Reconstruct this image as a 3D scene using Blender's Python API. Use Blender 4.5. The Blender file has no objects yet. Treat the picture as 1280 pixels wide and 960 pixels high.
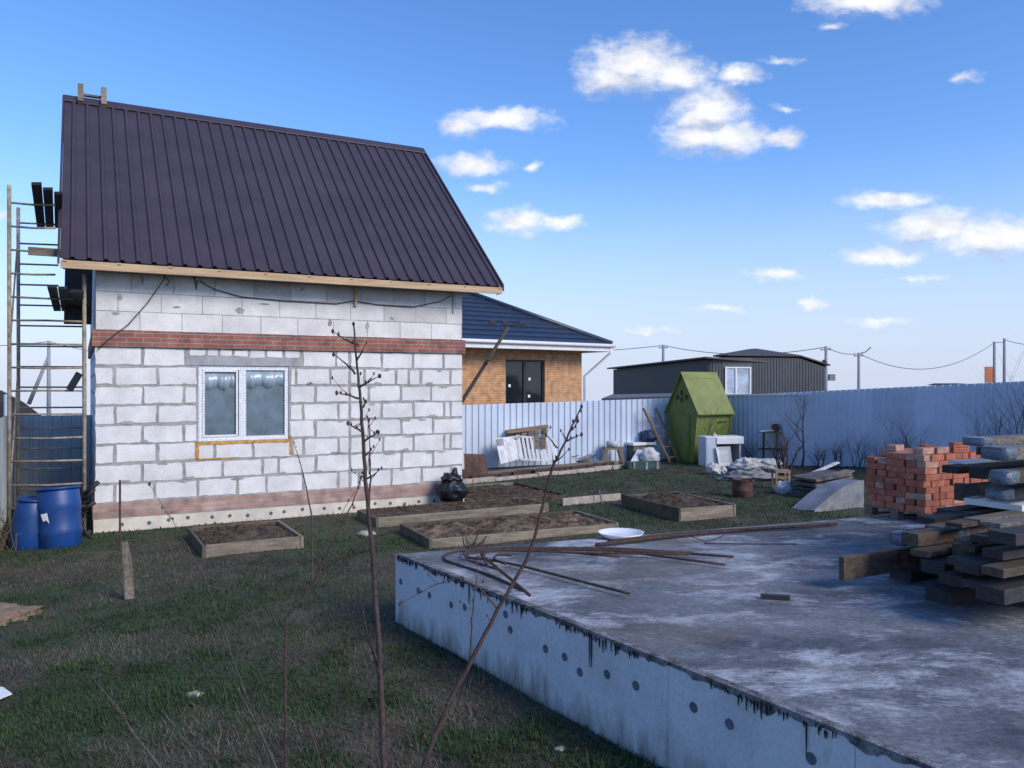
import bpy, math, random
import numpy as np
from mathutils import Vector, Matrix, noise

random.seed(7)
R = math.radians
S = bpy.context.scene
COL = S.collection

# ------------------------------------------------------------------ camera
CH, F, W2, HY = 2.3, 1004.0, 640.0, 480.0
cd = bpy.data.cameras.new('camera'); cam = bpy.data.objects.new('camera', cd); COL.objects.link(cam)
cam.location = (0, 0, CH); cam.rotation_euler = (R(90), 0, 0)
cd.sensor_width = 36; cd.lens = 36*F/1280; cd.clip_start = .05; cd.clip_end = 6000
S.camera = cam
S.render.resolution_x, S.render.resolution_y = 1024, 768

# ------------------------------------------------------------------ light
SUN_EL, SUN_AZ = R(33), math.atan2(.80, -.60)
S.view_settings.view_transform = 'Standard'; S.view_settings.look = 'None'
S.view_settings.exposure = 0.6; S.view_settings.gamma = 1
sl = bpy.data.lights.new('sun', 'SUN'); so = bpy.data.objects.new('sun', sl); COL.objects.link(so)
sl.energy = 2.0; sl.angle = R(26); sl.color = (1, .90, .77)
sd = Vector((math.sin(SUN_AZ)*math.cos(SUN_EL), math.cos(SUN_AZ)*math.cos(SUN_EL), math.sin(SUN_EL)))
so.rotation_euler = sd.to_track_quat('Z', 'Y').to_euler()
so.location = sd*30

wd = bpy.data.worlds.new('World'); S.world = wd; wd.use_nodes = True
nt = wd.node_tree; nt.nodes.clear()
def nn(t, **k):
    n = nt.nodes.new(t)
    for a, b in k.items(): setattr(n, a, b)
    return n
def lk(a, b): nt.links.new(a, b)
def vm(op, a, b=None):
    n = nn('ShaderNodeVectorMath', operation=op)
    for i, v in enumerate((a, b)):
        if v is None: continue
        if isinstance(v, (tuple, list)): n.inputs[i].default_value = v
        elif isinstance(v, (int, float)): n.inputs['Scale'].default_value = v
        else: lk(v, n.inputs[i])
    return n.outputs['Value'] if op in ('LENGTH', 'DOT_PRODUCT') else n.outputs[0]
def mt(op, a, b=None, clamp=False):
    n = nn('ShaderNodeMath', operation=op, use_clamp=clamp)
    for i, v in enumerate((a, b)):
        if v is None: continue
        if isinstance(v, (int, float)): n.inputs[i].default_value = v
        else: lk(v, n.inputs[i])
    return n.outputs[0]
tc = nn('ShaderNodeTexCoord')
sx = nn('ShaderNodeSeparateXYZ'); lk(tc.outputs['Generated'], sx.inputs[0])
zc = mt('MAXIMUM', sx.outputs[2], .012)
cx = nn('ShaderNodeCombineXYZ'); lk(sx.outputs[0], cx.inputs[0]); lk(sx.outputs[1], cx.inputs[1]); lk(zc, cx.inputs[2])
sky = nn('ShaderNodeTexSky', sky_type='NISHITA', sun_disc=False)
sky.sun_elevation = SUN_EL; sky.sun_rotation = SUN_AZ
sky.air_density = 1.0; sky.dust_density = .2; sky.ozone_density = 3.0; sky.altitude = 100
lk(vm('NORMALIZE', cx.outputs[0]), sky.inputs[0])
hs = nn('ShaderNodeHueSaturation'); hs.inputs['Saturation'].default_value = 1.17; hs.inputs['Value'].default_value = 1.0
tn = nn('ShaderNodeMixRGB', blend_type='MULTIPLY'); tn.inputs[0].default_value = 1; tn.inputs[2].default_value = (1.02, 1.0, 1.13, 1); lk(sky.outputs[0], tn.inputs[1])
lk(tn.outputs[0], hs.inputs['Color'])
hz = nn('ShaderNodeMapRange', interpolation_type='SMOOTHSTEP'); lk(sx.outputs[2], hz.inputs['Value'])
hz.inputs['From Min'].default_value = -.02; hz.inputs['From Max'].default_value = .28; hz.inputs['To Min'].default_value = .92; hz.inputs['To Max'].default_value = 0
hm_ = nn('ShaderNodeMixRGB'); lk(hz.outputs[0], hm_.inputs[0]); lk(hs.outputs[0], hm_.inputs[1]); hm_.inputs[2].default_value = (2.95, 3.4, 4.5, 1)
# clouds: soft lumps at fixed directions of the sky, broken up by noise
dyc = mt('MAXIMUM', sx.outputs[1], .15)
gx = nn('ShaderNodeCombineXYZ'); lk(mt('DIVIDE', sx.outputs[0], dyc), gx.inputs[0]); lk(mt('DIVIDE', sx.outputs[2], dyc), gx.inputs[1])
g0 = gx.outputs[0]
def wnoise(v, scale, detail, rough=.55):
    n = nn('ShaderNodeTexNoise'); n.inputs['Scale'].default_value = scale; n.inputs['Detail'].default_value = detail
    n.inputs['Roughness'].default_value = rough; lk(v, n.inputs['Vector']); return n
nz1 = wnoise(vm('MULTIPLY', g0, (1, 1.7, 1)), 26, 7, .6)
warp = vm('MULTIPLY', vm('SUBTRACT', nz1.outputs['Color'], (.5, .5, .5)), (.05, .03, 0))
g1 = vm('ADD', g0, warp)
CLOUDS = [(795,80,70,34),(762,97,40,24),(845,92,45,24),(885,140,48,38),(870,172,50,22),(915,172,52,24),(975,173,32,13),
 (922,94,30,12),(625,149,62,15),(577,156,30,18),(590,205,44,14),(665,208,12,8),(606,232,26,6),(648,278,38,19),(700,278,28,9),
 (1170,283,70,24),(1240,296,90,28),(1105,320,54,13),(1110,249,62,12),(970,343,35,9),(1010,379,17,9),(900,387,42,6),
 (1100,402,40,6),(810,414,36,5),(1205,98,22,7),(1085,3,80,17),(2,272,9,7),(1145,350,42,5),(975,76,26,7),(985,136,18,5),(1340,300,90,30),(1040,32,16,7)]
acc = None; accu = None
gup = vm('ADD', g1, (.005, .021, 0))
for (x, y, rx, ry) in CLOUDS:
    c = ((x-W2)/F, (HY-y)/F, 0)
    soft = .62 if ry < 8 else 1.0
    d = vm('LENGTH', vm('MULTIPLY', vm('SUBTRACT', g1, c), (F/rx, F/ry, 0)))
    v = mt('MULTIPLY', mt('SUBTRACT', 1.32, d), soft)
    acc = v if acc is None else mt('MAXIMUM', acc, v)
    if ry > 9:
        du = mt('SUBTRACT', 1.32, vm('LENGTH', vm('MULTIPLY', vm('SUBTRACT', gup, c), (F/rx, F/ry, 0)))); accu = du if accu is None else mt('MAXIMUM', accu, du)
nz2 = wnoise(vm('MULTIPLY', g0, (1, 1.5, 1)), 42, 9, .62)
dens = mt('ADD', acc, mt('MULTIPLY', mt('SUBTRACT', nz2.outputs['Fac'], .5), 1.25))
mr = nn('ShaderNodeMapRange', interpolation_type='SMOOTHSTEP'); lk(dens, mr.inputs['Value'])
mr.inputs['From Min'].default_value = .0; mr.inputs['From Max'].default_value = 1.15
mask = mt('MULTIPLY', mr.outputs[0], mt('GREATER_THAN', sx.outputs[1], .16))
up = wnoise(vm('ADD', vm('MULTIPLY', g0, (1, 1.5, 1)), (.006, -.022, 0)), 20, 5, .5)
lo = wnoise(vm('MULTIPLY', g0, (1, 1.5, 1)), 20, 5, .5)
rel = mt('SUBTRACT', lo.outputs['Fac'], up.outputs['Fac'])
# undersides: where the cloud just above is thicker than here, the cloud is shaded
und = mt('ADD', mt('MULTIPLY', mt('SUBTRACT', accu, acc), 1.25), .02, True)
lum = mt('ADD', mt('SUBTRACT', .96, und), mt('MULTIPLY', rel, -2.0), True)
cc = nn('ShaderNodeMixRGB', blend_type='MIX'); lk(lum, cc.inputs[0])
cc.inputs[1].default_value = (2.6, 2.85, 3.5, 1); cc.inputs[2].default_value = (5.2, 5.2, 5.25, 1)
mx = nn('ShaderNodeMixRGB'); lk(mt('MULTIPLY', mask, .97), mx.inputs[0]); lk(hm_.outputs[0], mx.inputs[1]); lk(cc.outputs[0], mx.inputs[2])
bg = nn('ShaderNodeBackground'); bg.inputs['Strength'].default_value = .13; lk(mx.outputs[0], bg.inputs['Color'])
wo = nn('ShaderNodeOutputWorld'); lk(bg.outputs[0], wo.inputs[0])

# ------------------------------------------------------------------ materials
def mat(name, col, rough=.75, var=.25, scale=3.0, bump=.15, bscale=40.0, metal=0.0, col2=None, lo=.38, hi=.62, rnd=0.0, stretch=(1,1,1), tint=False, spec=.5, detail=6):
    m = bpy.data.materials.new(name); m.use_nodes = True
    t = m.node_tree; N = t.nodes; L = t.links; b = N['Principled BSDF']
    b.inputs['Roughness'].default_value = rough; b.inputs['Metallic'].default_value = metal
    b.inputs['Specular IOR Level'].default_value = spec
    co = N.new('ShaderNodeTexCoord'); mp = N.new('ShaderNodeMapping'); mp.inputs['Scale'].default_value = stretch
    L.new(co.outputs['Object'], mp.inputs['Vector'])
    vec = mp.outputs[0]
    if rnd:
        oi = N.new('ShaderNodeObjectInfo'); ad = N.new('ShaderNodeVectorMath'); ad.operation = 'ADD'
        sc = N.new('ShaderNodeVectorMath'); sc.operation = 'SCALE'; sc.inputs[0].default_value = (37, 17, 23); L.new(oi.outputs['Random'], sc.inputs['Scale'])
        L.new(vec, ad.inputs[0]); L.new(sc.outputs[0], ad.inputs[1]); vec = ad.outputs[0]
    n1 = N.new('ShaderNodeTexNoise'); n1.inputs['Scale'].default_value = scale; n1.inputs['Detail'].default_value = detail; n1.inputs['Roughness'].default_value = .65
    L.new(vec, n1.inputs['Vector'])
    cr = N.new('ShaderNodeValToRGB'); cr.color_ramp.elements[0].position = lo; cr.color_ramp.elements[1].position = hi
    c1 = tuple(v*(1-var) for v in col) if col2 is None else col
    c2 = tuple(min(1, v*(1+var)) for v in col) if col2 is None else col2
    cr.color_ramp.elements[0].color = (*c1, 1); cr.color_ramp.elements[1].color = (*c2, 1)
    L.new(n1.outputs['Fac'], cr.inputs[0]); out = cr.outputs[0]
    n2 = N.new('ShaderNodeTexNoise'); n2.inputs['Scale'].default_value = bscale; n2.inputs['Detail'].default_value = 5
    L.new(vec, n2.inputs['Vector'])
    mu = N.new('ShaderNodeMixRGB'); mu.blend_type = 'MULTIPLY'; mu.inputs[0].default_value = min(1, var*1.6)
    g = N.new('ShaderNodeMapRange'); g.inputs['From Min'].default_value = .3; g.inputs['From Max'].default_value = .7; g.inputs['To Min'].default_value = .6; g.inputs['To Max'].default_value = 1.2
    L.new(n2.outputs['Fac'], g.inputs['Value']); L.new(out, mu.inputs[1]); L.new(g.outputs[0], mu.inputs[2]); out = mu.outputs[0]
    if rnd:
        hv = N.new('ShaderNodeHueSaturation'); r2 = N.new('ShaderNodeMapRange'); r2.inputs['To Min'].default_value = 1-rnd; r2.inputs['To Max'].default_value = 1+rnd
        L.new(oi.outputs['Random'], r2.inputs['Value']); L.new(r2.outputs[0], hv.inputs['Value']); L.new(out, hv.inputs['Color']); out = hv.outputs[0]
    if tint:
        at = N.new('ShaderNodeAttribute'); at.attribute_name = 'tint'
        mm = N.new('ShaderNodeMixRGB'); mm.blend_type = 'MULTIPLY'; mm.inputs[0].default_value = 1
        L.new(out, mm.inputs[1]); L.new(at.outputs['Color'], mm.inputs[2]); out = mm.outputs[0]
    L.new(out, b.inputs['Base Color'])
    if bump:
        bp = N.new('ShaderNodeBump'); bp.inputs['Strength'].default_value = bump; bp.inputs['Distance'].default_value = .02
        L.new(n2.outputs['Fac'], bp.inputs['Height']); L.new(bp.outputs[0], b.inputs['Normal'])
    m.diffuse_color = (*col, 1)
    return m

def brickmat(name, c1, c2, mortar, bw, bh, ms, plane='xz', rough=.85, distort=.0, bias=0.0, bump=.5, offx=0.0, offz=0.0):
    m = bpy.data.materials.new(name); m.use_nodes = True
    t = m.node_tree; N = t.nodes; L = t.links; b = N['Principled BSDF']; b.inputs['Roughness'].default_value = rough
    co = N.new('ShaderNodeTexCoord'); se = N.new('ShaderNodeSeparateXYZ'); L.new(co.outputs['Object'], se.inputs[0])
    ge = N.new('ShaderNodeNewGeometry')
    xy = N.new('ShaderNodeMath'); xy.operation = 'ADD'; L.new(se.outputs[0], xy.inputs[0]); L.new(se.outputs[1], xy.inputs[1])
    ax = N.new('ShaderNodeMath'); ax.operation = 'ADD'; ax.inputs[1].default_value = offx; L.new(xy.outputs[0], ax.inputs[0])
    az = N.new('ShaderNodeMath'); az.operation = 'ADD'; az.inputs[1].default_value = offz; L.new(se.outputs[2], az.inputs[0])
    cb = N.new('ShaderNodeCombineXYZ'); L.new(ax.outputs[0], cb.inputs[0]); L.new(az.outputs[0], cb.inputs[1])
    vec = cb.outputs[0]
    nz = N.new('ShaderNodeTexNoise'); nz.inputs['Scale'].default_value = 12; nz.inputs['Detail'].default_value = 4; L.new(co.outputs['Object'], nz.inputs['Vector'])
    if distort:
        s1 = N.new('ShaderNodeVectorMath'); s1.operation = 'SUBTRACT'; s1.inputs[1].default_value = (.5, .5, .5); L.new(nz.outputs['Color'], s1.inputs[0])
        s2 = N.new('ShaderNodeVectorMath'); s2.operation = 'MULTIPLY'; s2.inputs[1].default_value = (distort, distort, 0); L.new(s1.outputs[0], s2.inputs[0])
        s3 = N.new('ShaderNodeVectorMath'); s3.operation = 'ADD'; L.new(vec, s3.inputs[0]); L.new(s2.outputs[0], s3.inputs[1]); vec = s3.outputs[0]
    br = N.new('ShaderNodeTexBrick'); L.new(vec, br.inputs['Vector'])
    br.inputs['Color1'].default_value = (*c1, 1); br.inputs['Color2'].default_value = (*c2, 1); br.inputs['Mortar'].default_value = (*mortar, 1)
    br.inputs['Scale'].default_value = 1; br.inputs['Brick Width'].default_value = bw; br.inputs['Row Height'].default_value = bh
    br.inputs['Mortar Size'].default_value = ms; br.inputs['Mortar Smooth'].default_value = .2; br.inputs['Bias'].default_value = bias
    n2 = N.new('ShaderNodeTexNoise'); n2.inputs['Scale'].default_value = 5; n2.inputs['Detail'].default_value = 7; L.new(co.outputs['Object'], n2.inputs['Vector'])
    mr = N.new('ShaderNodeMapRange'); mr.inputs['From Min'].default_value = .3; mr.inputs['From Max'].default_value = .7; mr.inputs['To Min'].default_value = .58; mr.inputs['To Max'].default_value = 1.22
    L.new(n2.outputs['Fac'], mr.inputs['Value'])
    mu = N.new('ShaderNodeMixRGB'); mu.blend_type = 'MULTIPLY'; mu.inputs[0].default_value = .9
    L.new(br.outputs['Color'], mu.inputs[1]); L.new(mr.outputs[0], mu.inputs[2]); L.new(mu.outputs[0], b.inputs['Base Color'])
    inv = N.new('ShaderNodeMath'); inv.operation = 'SUBTRACT'; inv.inputs[0].default_value = 1; L.new(br.outputs['Fac'], inv.inputs[1])
    ad = N.new('ShaderNodeMath'); ad.operation = 'ADD'; L.new(inv.outputs[0], ad.inputs[0]); L.new(nz.outputs['Fac'], ad.inputs[1])
    bp = N.new('ShaderNodeBump'); bp.inputs['Strength'].default_value = bump; bp.inputs['Distance'].default_value = .01
    L.new(ad.outputs[0], bp.inputs['Height']); L.new(bp.outputs[0], b.inputs['Normal'])
    return m

M = {}
M['block'] = mat('aerated_block', (.75,.735,.71), .9, .11, 2.0, .4, 60, tint=True)
M['mortar'] = mat('mortar', (.36,.35,.335), .95, .20, 5, .5, 60)
M['blockwall'] = brickmat('block_wall_side', (.80,.80,.82), (.74,.74,.76), (.34,.34,.35), .62, .306, .022, distort=.02)
M['redband'] = brickmat('red_band', (.36,.125,.085), (.27,.10,.075), (.30,.27,.25), .25, .0735, .008, distort=.012, offz=-.02)
M['redplinth'] = brickmat('plinth_brick', (.40,.22,.17), (.50,.32,.26), (.34,.31,.29), .25, .074, .011, distort=.016)
M['plinth'] = mat('plinth_foam', (.66,.60,.50), .9, .12, 3, .2, 40)
M['lintel'] = mat('lintel', (.36,.36,.37), .9, .15, 5, .3, 50)
M['roof'] = mat('roof_sheet', (.062,.047,.060), .40, .10, 1.2, .05, 3, spec=.45)
M['fascia'] = mat('fresh_wood', (.52,.36,.21), .7, .18, 2.5, .1, 30, stretch=(.5,8,8))
M['wood'] = mat('grey_wood', (.20,.165,.125), .85, .35, 3, .3, 40, stretch=(1,9,9), rnd=.25)
M['woodwarm'] = mat('warm_wood', (.30,.20,.12), .8, .3, 3, .25, 40, stretch=(1,9,9), rnd=.2)
M['darkwood'] = mat('dark_wood', (.035,.035,.036), .8, .3, 4, .2, 40)
M['pvc'] = mat('white_pvc', (.78,.79,.80), .4, .04, 4, .0, 10)
M['foam'] = mat('orange_foam', (.62,.33,.09), .9, .3, 14, .6, 60)
M['steel'] = mat('scaffold_steel', (.23,.17,.12), .7, .45, 9, .2, 60, col2=(.42,.36,.27))
M['blue'] = mat('blue_plastic', (.008,.052,.21), .45, .18, 3, .05, 15)
M['label'] = mat('paper', (.75,.77,.8), .8, .06)
M['fence'] = mat('fence_sheet', (.58,.66,.78), .42, .06, .8, .03, 3, spec=.4, tint=True)
M['fencegreen'] = mat('fence_sheet_grey', (.42,.48,.51), .45, .07, .8, .03, 3, spec=.4, tint=True)
M['fencecap'] = mat('fence_cap', (.78,.82,.86), .4, .04)
M['post'] = mat('fence_post', (.22,.22,.23), .6, .2)
M['orangebrick'] = brickmat('orange_brick', (.60,.30,.13), (.52,.245,.10), (.54,.40,.27), .26, .078, .011)
M['tile'] = mat('blue_tile', (.028,.042,.075), .35, .12, 3, .0, 10, spec=.5)
M['white'] = mat('white_paint', (.76,.77,.78), .55, .07, 5, .05, 30)
M['dwhite'] = mat('weathered_white', (.62,.62,.63), .7, .2, 7, .15, 40)
M['black'] = mat('black_frame', (.012,.013,.015), .5, .1)
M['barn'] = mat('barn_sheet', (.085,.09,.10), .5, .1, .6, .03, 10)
M['barnshaded'] = mat('barn_sheet_shaded', (.022,.023,.028), .55, .1, .6, .03, 10)  # darker copy of the barn sheet: the left face's shade put into its colour
M['barnroof'] = mat('barn_roof', (.075,.06,.058), .6, .15, .6, .05, 10)
M['greyroof'] = mat('grey_roof', (.14,.15,.17), .6, .15, 1)
M['green'] = mat('green_paint', (.145,.20,.045), .6, .22, 3, .12, 30, stretch=(6,6,1))
M['lgreen'] = mat('light_green_paint', (.185,.215,.055), .6, .14, 2.5, .1, 30)
M['concrete'] = None
M['polefoam'] = mat('insulation_foam', (.48,.49,.50), .85, .14, 2.2, .12, 40, col2=(.60,.615,.63), lo=.3, hi=.55)
M['disc'] = mat('grey_disc', (.10,.115,.15), .6, .2)
M['dirtylip'] = mat('dirty_cement', (.06,.06,.065), .95, .4, 9, .8, 60, col2=(.27,.27,.28))
M['tar'] = mat('tar', (.012,.012,.016), .5, .2)
M['rebar'] = mat('rebar_rust', (.04,.025,.02), .85, .4, 20, .5, 120, col2=(.10,.055,.038))
M['rust'] = mat('rust', (.09,.045,.034), .85, .4, 8, .3, 50)
M['brick'] = mat('red_brick', (.43,.145,.088), .85, .22, 12, .35, 90, rnd=.22)
M['palebrick'] = mat('pale_brick', (.48,.29,.22), .88, .25, 12, .35, 90, rnd=.15)
M['hole'] = mat('hole', (.05,.015,.01), .9)
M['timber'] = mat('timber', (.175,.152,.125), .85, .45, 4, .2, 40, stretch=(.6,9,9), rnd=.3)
M['timberend'] = mat('dark_stain_and_shade', (.030,.027,.027), .75, .35, 4, .2, 40, stretch=(.6,6,6), rnd=.3)  # stained ends, and the shade of the lower beams and bearers as colour
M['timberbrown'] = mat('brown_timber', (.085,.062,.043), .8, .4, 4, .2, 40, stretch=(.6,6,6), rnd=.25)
M['film'] = mat('clear_wrap', (.13,.16,.20), .28, .3, 14, .6, 40)
M['soil'] = mat('soil', (.042,.028,.020), .97, .5, 7, 1.0, 45, col2=(.12,.085,.06))
M['sandsoil'] = mat('sandy_soil', (.05,.032,.022), .97, .5, 5, 1.0, 45, col2=(.26,.18,.10), lo=.42, hi=.62)
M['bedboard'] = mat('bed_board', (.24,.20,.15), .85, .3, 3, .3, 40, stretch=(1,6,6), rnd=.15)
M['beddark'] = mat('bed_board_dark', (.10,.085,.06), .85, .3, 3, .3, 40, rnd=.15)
M['bag'] = mat('black_bag', (.012,.013,.016), .32, .3, 9, .5, 30)
M['sack'] = mat('white_sack', (.54,.54,.54), .7, .15, 8, .35, 30)
M['tarp'] = mat('grey_tarp', (.22,.23,.245), .6, .25, 3, .3, 14)
M['slate'] = mat('slate_sheet', (.05,.05,.055), .8, .4, 5, .3, 40, col2=(.17,.16,.15))
M['bark'] = mat('bark', (.075,.046,.040), .8, .35, 25, .4, 120, rnd=.1)
M['barkgrey'] = mat('bark_grey', (.075,.065,.06), .85, .35, 25, .4, 120)
M['bud'] = mat('bud', (.045,.028,.026), .8, .3, 60)
M['pole'] = mat('concrete_pole', (.30,.31,.34), .9, .12)
M['wire'] = mat('wire', (.02,.02,.022), .6, .1)
M['greywire'] = mat('far_wire', (.16,.17,.2), .6, .1)
M['sign'] = mat('orange_sign', (.62,.17,.05), .5, .05)
M['metal'] = mat('basin_metal', (.45,.46,.47), .35, .15, 6, .05, 20, metal=.7)
M['straw'] = mat('dry_straw', (.17,.135,.085), .9, .3, 6)
M['grass'] = mat('grass_blade', (.038,.072,.024), .8, .35, 1.2, 0, 10, spec=.2)
M['deadgrass'] = mat('dead_grass', (.125,.11,.075), .9, .35, 1.2, 0, 10, spec=.2)
M['kerb'] = mat('kerb_concrete', (.42,.37,.32), .9, .2, 4, .4, 50)
M['bluegrey'] = mat('bluish_board', (.50,.58,.68), .6, .08)
M['teal'] = mat('dark_teal', (.03,.07,.07), .6, .2)
M['navy'] = mat('navy_bag', (.02,.04,.11), .5, .25, 9, .3, 30)
M['sand'] = mat('sand', (.23,.16,.10), .95, .25, 8, .4, 60)
M['clay'] = mat('clay_pot', (.13,.055,.04), .8, .2)
M['enamel'] = mat('enamel', (.45,.47,.25), .35, .1)
M['greenboard'] = mat('green_board', (.17,.20,.15), .85, .2, 4)

def glass(name, col, rough):
    m = mat(name, col, rough, .25, 1.5, .06, 5); m.node_tree.nodes['Principled BSDF'].inputs['Specular IOR Level'].default_value = .7
    return m
M['pane'] = glass('window_glass', (.13,.18,.215), .12)
M['panedark'] = glass('dark_glass', (.012,.017,.022), .08)
M['panefilm'] = glass('wrinkled_film', (.30,.38,.44), .25)
M['panelight'] = glass('light_glass', (.42,.50,.60), .12)

def concrete_mat():
    m = mat('slab_concrete', (.062,.067,.076), .82, .5, 1.1, .5, 26, col2=(.25,.262,.285), lo=.36, hi=.68, stretch=(.9,1.3,1), detail=13)
    t = m.node_tree; N = t.nodes; L = t.links; b = N['Principled BSDF']
    prev = b.inputs['Base Color'].links[0].from_socket
    co = N.new('ShaderNodeTexCoord'); mp = N.new('ShaderNodeMapping'); mp.inputs['Scale'].default_value = (.8, 1.25, 1); mp.inputs['Rotation'].default_value = (0, 0, R(-12))
    L.new(co.outputs['Object'], mp.inputs[0])
    n = N.new('ShaderNodeTexNoise'); n.inputs['Scale'].default_value = 1.25; n.inputs['Detail'].default_value = 14; n.inputs['Roughness'].default_value = .78; n.inputs['Distortion'].default_value = .25
    L.new(mp.outputs[0], n.inputs['Vector'])
    r = N.new('ShaderNodeMapRange'); r.inputs['From Min'].default_value = .50; r.inputs['From Max'].default_value = .67; r.inputs['To Max'].default_value = .95; L.new(n.outputs['Fac'], r.inputs['Value'])
    x = N.new('ShaderNodeMixRGB'); x.inputs[2].default_value = (.62,.64,.67,1); L.new(r.outputs[0], x.inputs[0]); L.new(prev, x.inputs[1])
    n3 = N.new('ShaderNodeTexNoise'); n3.inputs['Scale'].default_value = .8; n3.inputs['Detail'].default_value = 6; L.new(mp.outputs[0], n3.inputs['Vector'])
    r3 = N.new('ShaderNodeMapRange'); r3.inputs['From Min'].default_value = .56; r3.inputs['From Max'].default_value = .70; r3.inputs['To Max'].default_value = .6; L.new(n3.outputs['Fac'], r3.inputs['Value'])
    x3 = N.new('ShaderNodeMixRGB'); x3.inputs[2].default_value = (.16,.135,.11,1); L.new(r3.outputs[0], x3.inputs[0]); L.new(x.outputs[0], x3.inputs[1])
    L.new(x3.outputs[0], b.inputs['Base Color'])
    rr = N.new('ShaderNodeMapRange'); rr.inputs['To Min'].default_value = .55; rr.inputs['To Max'].default_value = .95; L.new(n3.outputs['Fac'], rr.inputs['Value']); L.new(rr.outputs[0], b.inputs['Roughness'])
    return m
M['concrete'] = concrete_mat()

def stain_foam():
    m = M['polefoam']; t = m.node_tree; N = t.nodes; L = t.links; b = N['Principled BSDF']; prev = b.inputs['Base Color'].links[0].from_socket
    co = N.new('ShaderNodeTexCoord'); mp = N.new('ShaderNodeMapping'); mp.inputs['Scale'].default_value = (2.2, 2.2, .55); L.new(co.outputs['Object'], mp.inputs[0])
    n = N.new('ShaderNodeTexNoise'); n.inputs['Scale'].default_value = 3; n.inputs['Detail'].default_value = 9; n.inputs['Roughness'].default_value = .7; L.new(mp.outputs[0], n.inputs['Vector'])
    se = N.new('ShaderNodeSeparateXYZ'); L.new(co.outputs['Object'], se.inputs[0])
    z = N.new('ShaderNodeMapRange'); z.inputs['From Min'].default_value = .0; z.inputs['From Max'].default_value = .30; z.inputs['To Min'].default_value = .26; z.inputs['To Max'].default_value = -.06; L.new(se.outputs[2], z.inputs['Value'])
    a = N.new('ShaderNodeMath'); a.operation = 'ADD'; L.new(n.outputs['Fac'], a.inputs[0]); L.new(z.outputs[0], a.inputs[1])
    r = N.new('ShaderNodeMapRange'); r.inputs['From Min'].default_value = .54; r.inputs['From Max'].default_value = .80; r.inputs['To Max'].default_value = .75; L.new(a.outputs[0], r.inputs['Value'])
    x = N.new('ShaderNodeMixRGB'); x.inputs[2].default_value = (.13,.115,.075,1); L.new(r.outputs[0], x.inputs[0]); L.new(prev, x.inputs[1]); L.new(x.outputs[0], b.inputs['Base Color'])
stain_foam()
def ground_mat():
    m = mat('ground_soil_grass', (.040,.033,.025), .97, .5, 1.6, 1.0, 22, col2=(.10,.082,.058), lo=.4, hi=.66)
    t = m.node_tree; N = t.nodes; L = t.links; b = N['Principled BSDF']; prev = b.inputs['Base Color'].links[0].from_socket
    co = N.new('ShaderNodeTexCoord')
    n = N.new('ShaderNodeTexNoise'); n.inputs['Scale'].default_value = .45; n.inputs['Detail'].default_value = 8; n.inputs['Roughness'].default_value = .7; L.new(co.outputs['Object'], n.inputs['Vector'])
    r = N.new('ShaderNodeMapRange'); r.inputs['From Min'].default_value = .43; r.inputs['From Max'].default_value = .57; r.inputs['To Max'].default_value = .85; L.new(n.outputs['Fac'], r.inputs['Value'])
    x = N.new('ShaderNodeMixRGB'); x.inputs[2].default_value = (.036,.056,.023,1); L.new(r.outputs[0], x.inputs[0]); L.new(prev, x.inputs[1]); L.new(x.outputs[0], b.inputs['Base Color'])
    return m
M['ground'] = ground_mat()

def frame_film_mat():
    m = mat('frame_film', (.80,.81,.82), .45, .03, 4, 0, 10)
    t = m.node_tree; N = t.nodes; L = t.links; b = N['Principled BSDF']; prev = b.inputs['Base Color'].links[0].from_socket
    co = N.new('ShaderNodeTexCoord'); v = N.new('ShaderNodeTexVoronoi'); v.inputs['Scale'].default_value = 26; v.inputs['Randomness'].default_value = .35
    mp = N.new('ShaderNodeMapping'); mp.inputs['Scale'].default_value = (1, .2, .9); L.new(co.outputs['Object'], mp.inputs[0]); L.new(mp.outputs[0], v.inputs['Vector'])
    l = N.new('ShaderNodeMath'); l.operation = 'LESS_THAN'; l.inputs[1].default_value = .22; L.new(v.outputs['Distance'], l.inputs[0])
    x = N.new('ShaderNodeMixRGB'); x.inputs[2].default_value = (.28,.34,.42,1); L.new(l.outputs[0], x.inputs[0]); L.new(prev, x.inputs[1]); L.new(x.outputs[0], b.inputs['Base Color'])
    return m
M['framefilm'] = frame_film_mat()

# ------------------------------------------------------------------ builders
def P(x, y, d): return Vector(((x-W2)/F*d, d, CH-(y-HY)/F*d))           # a picture direction at a distance
def G(x, y, z=0.0):                                                      # the same, on a level z
    d = (CH-z)*F/(y-HY); return Vector(((x-W2)/F*d, d, z))

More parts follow.
